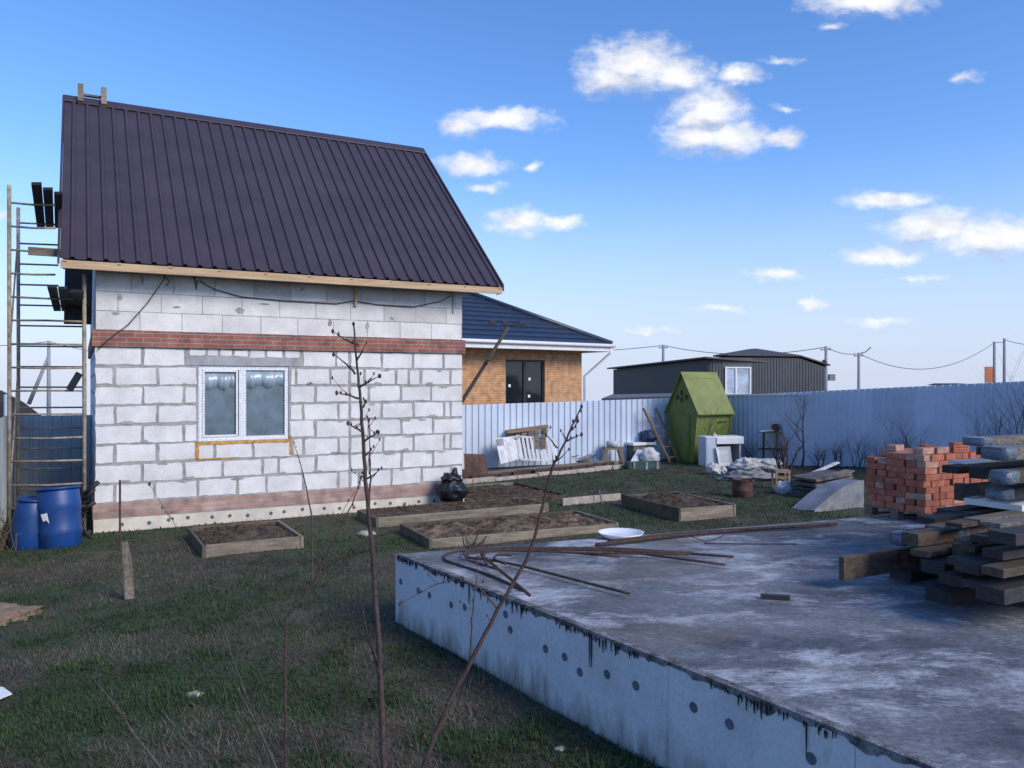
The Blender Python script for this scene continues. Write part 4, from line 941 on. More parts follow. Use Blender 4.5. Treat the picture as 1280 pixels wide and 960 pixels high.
# pile of dark sheets
o = yd(1030,622); GSH = 'sheets in the dark pile'
for i, lab in enumerate(('bottom dark weathered board of the sheet pile left of the bricks','second dark weathered board from the bottom of the sheet pile','third dark weathered board of the sheet pile','fourth dark weathered board of the sheet pile, tilted','uppermost wide dark board of the sheet pile')):
    c = o+Vector((rnd.uniform(-.08,.1)+.05, .15, .09+i*.085)); q = MB()
    q.box(c, (1.15-.06*i,.75,.05), Matrix.Rotation(A*.7+rnd.uniform(-.15,.15),3,'Z') @ Matrix.Rotation(R(-7+rnd.uniform(-2,2)),3,'Y')); tag(q.build('pile_board', M['slate'], loc=c), lab, 'board', GSH)
for (x0, y0_, x1, y1_, lab) in ((1005,598,1050,596,'pale grey board lying across the top of the dark sheet pile'),(1045,594,1062,588,'short pale board end on the right of the dark sheet pile')):
    q = MB(); q.bar(P(x0,y0_,16.3), P(x1,y1_,16.6), .22, .03); tag(q.build('pale_plank', M['wood'], loc=P(x0,y0_,16.3)), lab, 'board')
q = MB(); q.bar(P(1010,594,17.5), P(1047,578,18.5), .10, .03); tag(q.build('pale_plank', M['dwhite'], loc=P(1010,594,17.5)), 'thin whitish batten slanting behind the dark sheet pile', 'batten')
# curved grey sheet
q = MB(); n = 12; c0 = yd(1018,639); rows_ = []
for i in range(n+1):
    t = i/n; x = 1018+62*t; y = 638-38*math.sin(t*1.5); rows_.append(P(x, y, 14.4+.6*t))
bkv = Vector((-.28,.45,-.05))
q.add(rows_+[p+bkv for p in rows_]+[Vector((p.x,p.y,gz(p.x,p.y))) for p in rows_], [(i,i+1,n+2+i,n+1+i) for i in range(n)]+[(2*n+2+i,2*n+3+i,i+1,i) for i in range(n)])
o = q.build('curved_sheet', M['tarp'], loc=c0, smooth=False); tag(o, 'curved grey sheet humped over the ground just left of the brick pallet', 'sheet'); m = o.modifiers.new('thick','SOLIDIFY'); m.thickness = .012

# ------------------------------------------------------------------ raised beds
GB = 'raised garden beds'
def bed(fl, ang, l, dp, h, lab, fm='bedboard', sm_='beddark', mound=.05, seed=0, soil='soil'):
    o = Vector((fl.x, fl.y, 0)); t = thing('raised_bed', o, lab, 'garden bed', GB, rotz=ang)
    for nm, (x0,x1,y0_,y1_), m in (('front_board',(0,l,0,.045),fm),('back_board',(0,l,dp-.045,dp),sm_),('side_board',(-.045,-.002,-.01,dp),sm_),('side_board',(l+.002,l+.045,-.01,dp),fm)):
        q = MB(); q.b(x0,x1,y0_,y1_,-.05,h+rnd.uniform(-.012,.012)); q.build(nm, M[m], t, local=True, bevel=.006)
    q = MB(); nx_, ny_ = int(l/.07)+2, int(dp/.07)+2
    for j in range(ny_):
        for i in range(nx_):
            x = .03+(l-.06)*i/(nx_-1); y = .05+(dp-.1)*j/(ny_-1); e = min(1, 4*min(x/l,1-x/l))*min(1, 4*min(y/dp,1-y/dp))
            q.v.append(Vector((x,y,h-.05+mound*e+.055*noise.fractal(Vector((x*5+seed*7,y*5,seed)),1,2,4))))
    q.f = [[j*nx_+i,j*nx_+i+1,(j+1)*nx_+i+1,(j+1)*nx_+i] for j in range(ny_-1) for i in range(nx_-1)]; q.t = [1.0]*len(q.f)
    q.build('soil', M[soil], t, local=True)
BEDS = []
def mkbed(fl, *a, **k): BEDS.append((fl, a[0], a[1], a[2])); bed(fl, *a, **k)
mkbed(G(257,697), .50, 1.25, 1.5, .17, 'small garden bed nearest the camera on the left, before the house plinth', seed=1)
mkbed(G(473,659), .505, 3.15, .95, .16, 'long garden bed along the house plinth ending by the black rubbish bag', seed=2)
mkbed(G(540,686), .44, 3.02, 1.35, .14, 'long garden bed directly behind the concrete slab corner, with sandy soil', seed=3, soil='sandsoil')
mkbed(G(851,652), .40, 1.08, 1.85, .22, 'square garden bed with a tall dark left board, in the middle of the lawn', seed=4, mound=.08)
mkbed(G(598,633), .47, 1.9, 2.3, .10, 'overgrown garden bed with a greenish back board beside the house corner', fm='soil', sm_='greenboard', seed=5)
GS = 'pale kerb boards on the lawn'
for (x0,y0_,x1,y1_,lab) in ((703,632,741,628,'left pale board of the pair set on edge on the lawn'),(742,628,775,625,'right pale board of the pair set on edge on the lawn')):
    a, b = G(x0,y0_), G(x1,y1_); q = MB(); q.bar(a+Vector((0,0,.06)), b+Vector((0,0,.06)), .05, .15); tag(q.build('edge_board', M['kerb'], loc=a, bevel=.006), lab, 'board', GS)
a = G(753,630); q = MB(); q.tube([a, a+Vector((-.06,.02,.25))], [.02,.012], 6); tag(q.build('wooden_peg', M['wood'], loc=a), 'little wooden peg standing by the pale edge boards', 'peg')

# black bag at the house corner
c = HL+U*(HW-.36)-V*.34; c.z = .12; bg_ = thing('rubbish_bag', c, 'full black rubbish bag against the house plinth at the right corner', 'rubbish bag')
q = MB(); q.blob(c+Vector((0,0,.19)), (.27,.24,.24), .22, 3.0, 51, nu=34, nv=22, flat=c.z); q.blob(c+Vector((-.02,0,.40)), (.19,.17,.13), .35, 3.0, 53, nu=30, nv=18); q.build('bag_body', M['bag'], bg_, smooth=True)
q = MB(); q.blob(c+Vector((.05,-.02,.53)), (.055,.05,.09), .5, 4, 57); q.build('knot', M['bag'], bg_, smooth=True)

# blue barrels
def barrel(c, r, h, tilt, az, lab, body, patch):
    b = thing('plastic_barrel', c, lab, 'barrel', 'blue barrels by the scaffold'); rt = Matrix.Rotation(az,3,'Z') @ Matrix.Rotation(tilt,3,'X')
    q = MB(); q.lathe(c, body, 32, rt); q.build('barrel_body', M['blue'], b, smooth=True)
    q = MB(); hh = body[-1][1]; q.lathe(c, [(r*.93,hh*.985),(r*1.0,hh*.985),(r*1.0,hh*1.02),(r*.93,hh*1.02),(r*.93,hh*.985)], 32, rt); q.build('rim', M['blue'], b, smooth=True)
    if patch:
        vs = []; q = MB()
        for u_, z in ((-.30,.60),(.02,.62),(.10,.44),(-.02,.50),(-.18,.48)):
            th = -math.pi/2-az+u_; vs.append(c+rt @ Vector((math.cos(th)*(r+.012), math.sin(th)*(r+.012), z*h)))
        q.add(vs, [(0,1,2,3,4)]); o = q.build('label_patch', M['label'], b); m = o.modifiers.new('thick','SOLIDIFY'); m.thickness = .003
c = G(76,683); barrel(Vector((c.x,c.y,-.02)), .29, .84, R(-6), R(55), 'larger blue plastic barrel with a torn white label, leaning left', [(.25,0),(.272,.03),(.278,.2),(.29,.24),(.278,.28),(.282,.56),(.292,.60),(.282,.64),(.272,.80),(.25,.84)], True)
c = G(36,684); barrel(Vector((c.x,c.y,-.02)), .20, .70, R(5), R(90), 'smaller blue plastic barrel with tapering top, left of the larger one', [(.23,0),(.25,.03),(.245,.25),(.22,.5),(.19,.66),(.16,.70)], False)
q = MB()
for i in range(10):
    p = P(96+i*1.2, 680-i*7, 12.1); q.tube([p, p+Vector((rnd.uniform(-.1,.2),.05,rnd.uniform(.1,.3)))], .035, 5)
o = tag(q.build('black_hose', M['wire'], loc=G(104,680), smooth=True), 'tangle of black hose between the larger barrel and the house', 'hose')
q = MB(); q.tube([P(100,655,12.2),P(108,668,12.0),P(120,678,11.8),P(128,683,11.7)], .02, 6); tag(q.build('black_pipe', M['wire'], loc=G(128,683), smooth=True), 'black pipe trailing onto the grass beside the house corner', 'pipe')

# ------------------------------------------------------------------ foundation slab
ZS = .664
sb = thing('foundation_slab', SLAB[0], 'large raised concrete foundation slab with blue-white insulated side', 'foundation')
q = MB(); e1 = (SLAB[1]-SLAB[0]).normalized(); e2 = (SLAB[3]-SLAB[0]).normalized()
inn = [SLAB[0]+e1*.055+e2*.02, SLAB[1], SLAB[2], SLAB[3]+e1*.055]
q.prism([p+Vector((0,0,-.2)) for p in inn], (0,0,ZS+.2)); q.build('concrete_body', M['concrete'], sb)
# irregular concrete lip over the foam
q = MB(); L_ = (SLAB[3]-SLAB[0]).length; n = 420; up_ = []; dn_ = []
nrm_ = Vector((e2.y,-e2.x,0)); 
if nrm_.x > 0: nrm_ = -nrm_
for i in range(n+1):
    p = SLAB[0]+e2*(L_*i/n); t = .022+.055*max(0, noise.fractal(Vector((i*.13,0,0)),1,2,5)+.22)+.012*max(0,noise.noise(Vector((i*.9,3,0))))
    up_.append(p+nrm_*.006+Vector((0,0,ZS+.0015))); dn_.append(p+nrm_*.005+Vector((0,0,ZS-t)))
bk_ = [p+e1*.06 for p in up_]
q.add(up_+dn_+bk_, [(i,i+1,n+2+i,n+1+i) for i in range(n)]+[(2*n+2+i,2*n+3+i,i+1,i) for i in range(n)]); q.build('cement_lip', M['dirtylip'], sb)
foam_ = []; k = 0; s = .0
while s < L_-.1:
    e = min(s+1.21, L_); q = MB(); A_ = SLAB[0]+e2*s; B_ = SLAB[0]+e2*(e-.004)
    q.prism([A_+Vector((0,0,-.2)), B_+Vector((0,0,-.2)), B_+e1*.05+Vector((0,0,-.2)), A_+e1*.05+Vector((0,0,-.2))], (0,0,ZS+.2-.016)); foam_.append((s, e, q.build('foam_board', M['polefoam'], sb, bevel=.002))); s = e
q = MB(); A_ = SLAB[0]+e1*.002; B_ = SLAB[0]+e1*9.2; q.prism([A_+Vector((0,0,-.2)),A_-e2*.05+Vector((0,0,-.2)),B_-e2*.05+Vector((0,0,-.2)),B_+Vector((0,0,-.2))], (0,0,ZS+.2-.02)); q.build('foam_board', M['polefoam'], sb)
def slabpx(x, y):                                                        # picture -> position on the side face
    k = (x-W2)/F; s = (k*SLAB[0].y-SLAB[0].x)/(e2.x-k*e2.y); p = SLAB[0]+e2*s; return s, CH-(y-HY)/F*p.y
rd = Matrix((e2, Vector((0,0,1)), nrm_)).transposed()
for (x, y) in [(501,727),(523,738),(537,744),(564,756),(581,759),(638,787),(632,768),(682,811),(706,821),(759,843),(795,857),(867,884),(912,905),(1014,948),(725,818+22)]:
    s, z = slabpx(x, y); z = min(max(z,.1),.6); p = SLAB[0]+e2*s+nrm_*.001; p.z = z; par = [f for a_, b__, f in foam_ if a_ <= s < b__][0]
    q = MB(); q.lathe(p, [(.030,-.002),(.030,.003),(.026,.004),(.008,.002)], 18, rd); q.build('insulation_disc', M['disc'], par)
q = MB()
for i in range(420):
    s = L_*rnd.random()**1.1*.98; cl = noise.noise(Vector((s*1.5,7,0)))
    if cl < -.1: continue
    ln = rnd.uniform(.015,.05)*(1+1.6*max(0,cl))*(3.2 if rnd.random() < .06 else 1); w_ = rnd.uniform(.0015,.006); p = SLAB[0]+e2*s+nrm_*.0105; zt_ = ZS-rnd.uniform(.01,.03)
    pts = [p-e2*w_+Vector((0,0,zt_)), p-e2*w_*.8+Vector((0,0,zt_-ln*.6)), p+Vector((0,0,zt_-ln)), p+e2*w_*.7+Vector((0,0,zt_-ln*.55)), p+e2*w_+Vector((0,0,zt_))]
    q.prism(pts, -nrm_*.006)
q.build('tar_drips', M['tar'], sb)

# bars on the slab
GRB = 'bent reinforcing bars on the slab'
def rebar(px, lab, r=.011, z=.0):
    pts = [G(x, y, ZS+.013+z+(q_[2] if len(q_ := (x,y,0)) > 3 else 0)) for x, y in px]
    fine = []
    for i in range(len(pts)-1):
        p0 = pts[max(i-1,0)]; p1 = pts[i]; p2 = pts[i+1]; p3 = pts[min(i+2,len(pts)-1)]
        for t in (0,.25,.5,.75): fine.append(.5*((2*p1)+(p2-p0)*t+(2*p0-5*p1+4*p2-p3)*t*t+(3*p1-p0-3*p2+p3)*t**3))
    fine.append(pts[-1])
    return tag(MB().tube(fine, r, 7).build('reinforcing_bar', M['rebar'], loc=pts[0], smooth=True), lab, 'steel bar', GRB)
rebar([(787,742),(720,725),(650,707),(612,700),(588,697),(580,692),(594,687),(640,685),(760,688),(906,706)], 'bent bar whose lower leg ends nearest the slab middle', z=.024)
rebar([(662,744),(636,722),(612,702),(602,693),(612,688),(660,686),(865,691)], 'bent bar with a short leg crossing towards the slab edge', .013, .048)
rebar([(655,738),(610,718),(570,705),(556,699),(560,692),(590,687),(660,685),(780,686),(917,696)], 'bent bar forming the outermost left loop', z=.0)
rebar([(625,712),(600,705),(585,700),(583,694),(597,689),(625,688),(700,690),(775,696)], 'bent bar with the smallest inner loop', z=.072)
rebar([(632,705),(618,699),(622,694),(640,694)], 'short hooked bar end inside the bundle', .011, .06)
rebar([(610,708),(604,694),(612,689),(650,688),(730,691),(860,693)], 'thin bent bar lying on top of the bundle', .010, .09)
rebar([(745,681),(790,676),(850,669),(950,661),(1046,655)], 'long dark straight bar lying along the far slab edge', .020, .02)
rebar([(760,677),(850,667),(940,661),(1020,657)], 'second straight bar beside the long one at the far slab edge', .016, .03)
rebar([(880,679),(940,680),(996,680)], 'thin wire-like bar lying alone on the far slab', .006)
rebar([(842,648),(842,662)], 'short bar stub near the square garden bed', .006) if False else None
rebar([(862,670),(880,676),(892,674),(905,669)], 'curled tie wire hanging at the far slab edge', .005, .01)
c = G(776,672,ZS); q = MB(); q.lathe((c.x,c.y,ZS), [(.14,0),(.20,.015),(.235,.06),(.245,.062),(.21,.025),(.12,.014),(.01,.013)], 28); tag(q.build('white_tray', M['white'], loc=c, smooth=True), 'shallow white plastic dish on the far edge of the slab', 'dish')
a, b = G(951,748,ZS), G(987,750,ZS); q = MB(); q.bar(a+Vector((0,0,.018)), b+Vector((0,0,.018)), .05, .03); tag(q.build('dark_batten', M['timberend'], loc=a), 'small dark piece of wood lying alone on the slab', 'wood piece')
q = MB(); 
for i in range(16):
    c = G(575+rnd.random()*35, 682+rnd.random()*8, ZS); q.tube([c, c+Vector((rnd.uniform(-.1,.1),rnd.uniform(-.05,.05),rnd.uniform(.03,.13)))], .006, 4)
tag(q.build('dry_weed', M['barkgrey'], loc=G(590,686,ZS)), 'little dry weed clump at the back edge of the slab by the bent bars', 'weed')
a, b = G(905,668,.1), G(1050,652,.1); 
# ------------------------------------------------------------------ brick pallet
pc = Vector((4.82,9.36,ZS)); pa = thing('wooden_pallet', pc, 'wooden pallet under the red bricks at the slab edge', 'pallet', rotz=A)
PW, PD = 1.22, .82
for y in (0,.36,.72):
    q = MB(); q.b(0,PW,y,y+.10,.001,.022); q.build('bottom_board', M['wood'], pa, local=True)
    for x in (0,.55,1.10):
        q = MB(); q.b(x,x+.12,y,y+.10,.023,.10); q.build('block', M['wood'], pa, local=True)
for i in range(6):
    q = MB(); x = i*.222; q.b(x,x+.11,-.02,PD+.02,.101,.122); q.build('deck_board', M['wood'], pa, local=True)
def brickmesh(m):
    q = MB(); x, y, z = .125, .06, .0355
    pts = []                                                             # ribbed long sides
    nr_ = 24
    for i in range(nr_+1): pts.append((-x+2*x*i/nr_, -y+(.0022 if i % 2 else 0)))
    for i in range(13): pts.append((x-(.0022 if i % 2 else 0), -y+2*y*i/12))
    for i in range(nr_+1): pts.append((x-2*x*i/nr_, y-(.0022 if i % 2 else 0)))
    for i in range(13): pts.append((-x+(.0022 if i % 2 else 0), y-2*y*i/12))
    q.prism([(a,b,-z) for a, b in pts], (0,0,2*z))
    return q.build('brick', m, local=False)
def holes():
    q = MB()
    for r_ in range(3):
        for c_ in range(7):
            x = -.095+c_*.0315; y = -.034+r_*.034; q.lathe((x+(.008 if r_ % 2 else 0),y,.0345), [(.0088,0),(.0088,.0016)], 8)
    return q
pr1 = brickmesh(M['brick']); h = holes().build('holes', M['hole'], pr1, local=True) if False else None
protos = {}
GBK = 'bricks stacked on the pallet'
def mkproto(m, key):
    o = brickmesh(m); WM[o.name] = Matrix.Identity(4); hh = holes().build('holes', M['hole'], o, local=True); protos[key] = [o, False]
COL.objects.unlink(pr1); bpy.data.objects.remove(pr1)
mkproto(M['brick'], 'red'); mkproto(M['palebrick'], 'pale')
def putbrick(lx, ly, lz, rz_, key, lab, tilt=0.0, roll=0.0):
    o, used = protos[key]
    p = pc+U*lx+V*ly; p.z = ZS+lz
    rot = (roll, tilt, A+rz_)
    if not used:
        o.location = p; o.rotation_euler = rot; protos[key][1] = True; c_ = o
    else: c_ = dup(o, p, rot)
    tag(c_, lab, 'brick', GBK); return c_
RL = 'red-orange brick laid in the stack on the pallet'; PL = 'pale pinkish brick laid among the red ones on the pallet'
bh = .0755; rb2 = random.Random(11)
nlay = 9
for k in range(nlay):
    z = .125+.0365+k*bh
    occ = []
    if k % 2 == 0:
        xs_ = [(.06+i*.1215, 90) for i in range(10)]                      # rows of bricks across
        for j, yy in enumerate((.128,.398,.668)):
            for i, (x, _) in enumerate(xs_):
                if 0 < j < 2 and 0 < i < 9 and k < nlay-1: continue
                occ.append((x, yy, R(90)))
    else:
        for i in range(5):
            if i < 4:
                xx = .13+i*.254
                for j in range(6):
                    if 0 < i < 3 and 0 < j < 5 and k < nlay-1: continue
                    occ.append((xx, .06+j*.136, 0))
        for j in range(3): occ.append((1.10, .128+j*.270, R(90)))
    for (x, y, r_) in occ:
        if k == nlay-1 and (rb2.random() < .22 or (x < .25 and y > .6)): continue
        pale = rb2.random() < (.10 if k < 6 else .22)
        putbrick(x+rb2.gauss(0,.008), y+rb2.gauss(0,.009), z, r_+rb2.uniform(-.05,.05), 'pale' if pale else 'red', PL if pale else RL)
zt_ = .125+.0365+nlay*bh
for (x, y, r_, key, lab, ti, ro) in ((.18,.15,.1,'pale','pale brick lying loose on top near the left corner of the brick stack',0,0),(.45,.14,.05,'pale','second pale loose brick from the left on top of the brick stack',0,0),
  (.78,.10,-.1,'red','red brick set on edge on top of the stack showing its rows of holes',0,R(90)),(1.02,.2,.5,'red','loose red brick lying skewed on the right of the stack top',.05,0),(.65,.42,.9,'red','loose red brick in the middle of the stack top',0,0),(.3,.62,.25,'pale','pale brick lying at the back of the stack top',0,0)):
    putbrick(x, y, zt_+(.024 if ro else 0), r_, key, lab, ti, ro)

# ------------------------------------------------------------------ timber stack on the slab
GT = 'timbers stacked on the slab'
def timber(px, py, d, l, w_, h_, m, lab, ang=0.0, pit=0.0, wrap=False, endm=None):
    p = P(px, py, d); rot = Matrix.Rotation(A+ang,3,'Z') @ Matrix.Rotation(-pit,3,'Y')
    c = p+rot @ Vector((l/2, w_/2, -h_/2))
    if endm is None and not wrap:
        q = MB(); q.box(c, (l,w_,h_), rot); return tag(q.build('timber', M[m], loc=p, bevel=.005), lab, 'timber', GT)
    t = thing('timber', p, lab, 'timber', GT)
    e = .55 if endm else 0
    q = MB(); q.box(p+rot @ Vector((e+(l-e)/2,w_/2,-h_/2)), (l-e,w_,h_), rot); q.build('beam', M[m], t, bevel=.005)
    if endm:
        q = MB(); q.box(p+rot @ Vector((e/2-.001,w_/2,-h_/2)), (e,w_-.002,h_-.002), rot); q.build('stained_end', M[endm], t, bevel=.005)
    if wrap:
        q = MB(); film_wrap(q, p+rot @ Vector((e*.9,0,0)), rot, .15+.0004*(px % 100), w_, h_, int(px)); q.build('wrapping', M['film'], t, smooth=True)
    return t
timber(1055,697,6.35,3.2,.05,.185,'timberbrown','brown plank on edge jutting furthest left from the timber stack',wrap=False,pit=.0)
timber(1148,668,6.2,3.0,.15,.10,'timber','grey beam resting right above the jutting brown plank',endm='timberbrown',wrap=True)
timber(1168,648,6.7,3.0,.15,.06,'timber','upper grey beam of the lower pack with a dark stained end',endm='timberend')
timber(1192,638,7.0,3.0,.16,.055,'timber','rearmost top beam of the lower timber pack',endm='timberend')
timber(1240,672,5.7,2.6,.16,.055,'timber','light grey beam at the near right of the lower timber pack',endm='timberend')
timber(1130,668,6.9,3.0,.14,.10,'timberend','black beam behind the wrapped one in the lower timber pack',wrap=True)
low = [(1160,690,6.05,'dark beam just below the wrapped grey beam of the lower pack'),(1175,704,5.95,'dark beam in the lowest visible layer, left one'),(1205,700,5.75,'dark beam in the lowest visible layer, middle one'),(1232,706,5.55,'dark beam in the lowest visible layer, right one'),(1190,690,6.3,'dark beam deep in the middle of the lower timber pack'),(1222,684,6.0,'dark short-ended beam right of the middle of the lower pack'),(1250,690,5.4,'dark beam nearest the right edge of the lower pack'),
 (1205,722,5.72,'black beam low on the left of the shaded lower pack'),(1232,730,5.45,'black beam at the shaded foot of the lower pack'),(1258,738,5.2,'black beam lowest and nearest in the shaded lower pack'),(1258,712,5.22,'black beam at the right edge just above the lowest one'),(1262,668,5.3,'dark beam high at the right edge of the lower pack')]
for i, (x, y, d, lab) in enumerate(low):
    timber(x+rnd.uniform(-8,8), y, d, 2.8, .15+.04*(i % 2), (.05,.10,.06,.08)[i % 4], 'timberend' if i % 5 else 'timberbrown', lab, ang=rnd.uniform(-.05,.05))  # mostly near-black: shade inside the lower pack painted as timber colour
for i, (x, d, lab) in enumerate(((1125,6.7,'far bearer under the timber stack, lying on the slab'),(1172,6.0,'near bearer under the timber stack, lying on the slab'))):
    p = P(x,700,d); p.z = ZS+.10; q = MB(); q.bar(Vector((p.x,p.y,ZS+.05)), Vector((p.x,p.y,ZS+.05))+U*3, .2, .1); tag(q.build('bearer', M['timberend'], loc=(p.x,p.y,ZS)), lab, 'timber', GT)
for (x, y, d, l_, h_, m, lab) in ((1176,659,6.45,2.8,.03,'timber','thin grey board squeezed between the two highest beams of the lower pack'),(1203,655,6.2,2.6,.035,'timberbrown','thin brown board on top of the lower pack, left of centre'),(1226,650,6.3,2.6,.03,'timber','thin pale board on top of the lower pack, right of centre'),
 (1215,676,5.85,2.5,.03,'timberbrown','thin brown board halfway down the near side of the lower pack'),(1250,655,5.75,2.4,.035,'timber','thin grey board at the top right edge of the lower pack')):
    timber(x, y, d, l_, .14, h_, m, lab, ang=rnd.uniform(-.06,.06), pit=rnd.uniform(-.01,.015))
# solid rows under the visible timbers so that the pack rests on the bearers
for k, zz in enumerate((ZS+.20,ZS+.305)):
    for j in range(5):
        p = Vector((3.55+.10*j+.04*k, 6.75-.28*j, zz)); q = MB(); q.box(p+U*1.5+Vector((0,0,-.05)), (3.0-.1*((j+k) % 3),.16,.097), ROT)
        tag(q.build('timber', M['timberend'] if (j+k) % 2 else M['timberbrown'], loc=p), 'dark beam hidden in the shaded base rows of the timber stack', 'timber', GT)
# upper pack
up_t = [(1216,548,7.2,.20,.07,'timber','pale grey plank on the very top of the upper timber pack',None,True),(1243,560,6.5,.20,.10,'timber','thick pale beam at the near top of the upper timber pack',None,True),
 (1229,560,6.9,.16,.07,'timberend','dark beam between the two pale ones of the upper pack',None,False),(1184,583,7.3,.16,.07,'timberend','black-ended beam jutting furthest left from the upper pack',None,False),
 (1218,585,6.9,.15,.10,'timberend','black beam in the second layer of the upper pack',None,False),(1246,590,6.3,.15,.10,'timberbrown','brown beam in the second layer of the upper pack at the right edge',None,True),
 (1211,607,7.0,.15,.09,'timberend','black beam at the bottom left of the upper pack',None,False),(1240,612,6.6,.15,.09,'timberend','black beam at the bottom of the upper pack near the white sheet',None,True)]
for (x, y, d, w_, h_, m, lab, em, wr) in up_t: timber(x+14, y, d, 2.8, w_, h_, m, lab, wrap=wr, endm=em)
timber(1205,578,7.45,1.6,.16,.02,'bluegrey','bluish white board lying on the black-ended beam of the upper pack')
p = P(1240,627,6.9); q = MB(); q.box(p+U*.5, (1.0,.5,.05), ROT @ Matrix.Rotation(R(-3),3,'Y')); tag(q.build('foam_sheet', M['white'], loc=p), 'white foam sheet lying between the two timber packs', 'foam sheet')
for x in (.75, 2.0):                                                    # spacers carrying the upper pack
    b0_ = P(1192,640,7.0)+U*x; q = MB(); q.box(Vector((b0_.x,b0_.y,b0_.z+.08))-V*.2, (.1,1.3,.16), ROT); tag(q.build('spacer', M['timberbrown'], loc=b0_), ('left' if x < 1 else 'right')+' wooden spacer between the lower and upper timber packs', 'spacer', GT)

# ------------------------------------------------------------------ bare trees and saplings
def bare_tree(name, base, h, lab, m, seed, spread=.5, r0=.03, levels=3, nb=7, cat='tree', group=None, stems=1):
    rr = random.Random(seed); t = thing(name, base, lab, cat, group); tr = MB(); cr = MB()
    def grow(mb, p, d, l, r, lev):
        n = 5; pts = [p]; q = p.copy(); dd = d.copy()
        for i in range(n):
            dd = (dd+Vector((rr.uniform(-.18,.18),rr.uniform(-.18,.18),rr.uniform(-.02,.12)))).normalized(); q = q+dd*(l/n); pts.append(q.copy())
        mb.tube(pts, [r*(1-.75*i/n) for i in range(n+1)], 5)
        if lev > 0:
            for k in range(nb if lev == levels else 4):
                i = rr.randint(1 if lev < levels else 2, n); a = rr.uniform(0, 2*math.pi)
                nd = (dd*.55+Vector((math.cos(a),math.sin(a),rr.uniform(.1,.7)))*spread*1.3).normalized()
                grow(cr, pts[i], nd, l*rr.uniform(.4,.65), r*(1-.7*i/n)*.6, lev-1)
    for s in range(stems):
        d0 = Vector((rr.uniform(-.35,.35),rr.uniform(-.2,.2),1)).normalized() if stems > 1 else Vector((rr.uniform(-.05,.05),0,1)).normalized()
        grow(tr, Vector(base)+Vector((rr.uniform(-.12,.12),rr.uniform(-.1,.1),-.05))*(1 if stems > 1 else 0), d0, h*rr.uniform(.75,1) if stems > 1 else h*.8, r0, levels)
    tr.build('trunk', M[m], t, smooth=True); cr.build('crown', M[m], t)
bare_tree('bare_tree', yd(1003,584), 1.95, 'bare fruit tree standing before the blue fence right of the garden stand', 'barkgrey', 5, .6, .035, 3, 9)
bare_tree('bare_tree', yd(879,581), 1.65, 'thin bare sapling in front of the green outhouse', 'barkgrey', 8, .55, .022, 2, 10)
bare_tree('bare_bush', yd(981,593), 1.0, 'dense dark bare bush behind the stool frame', 'bark', 12, .4, .035, 2, 4, 'bush', stems=7)
GBU = 'bare bushes along the right fence'
def byfence(px, off):                                                    # a spot a given distance in front of the right fence
    k = (px-W2)/F; o_ = FC-U*off; t = (k*o_.y-o_.x)/(-V.x+k*V.y); p = o_-V*t; p.z = gz(p.x, p.y); return p
for i, (x, off, h, lab) in enumerate(((1072,.4,.85,'bare bush at the fence just left of the brick stack'),(1138,.45,1.15,'bare bush showing above the left half of the brick stack'),(1240,.4,1.5,'tall bare bush showing above the timber at the right'),(1022,.5,.6,'low scrubby bush right of the bare fruit tree'),(1047,.45,.65,'smallest dry bush between the fruit tree and the brick stack'),(1272,.5,2.0,'tallest bare bush at the right picture edge against the fence'),(1105,.4,.7,'low bare bush peeping over the left edge of the brick stack'),(935,.4,.6,'dark scrubby bush between the old cabinet and the garden stand'))):
    bare_tree('bare_bush', byfence(x, off), h, lab, 'bark' if i % 2 else 'barkgrey', 20+i, .55, .013, 2, 5, 'bush', GBU, stems=7)
q = MB()
for i in range(10):
    p = yd(1008+rnd.random()*26, 579+rnd.random()*3); q.tube([p+Vector((0,0,.06+.05*(i % 4))), p+Vector((rnd.uniform(.3,.6),.1,.08+.05*(i % 4)))], .035, 6)
tag(q.build('log_heap', M['rust'], loc=yd(1015,580)), 'small heap of brown sticks at the foot of the fence by the fruit tree', 'sticks')

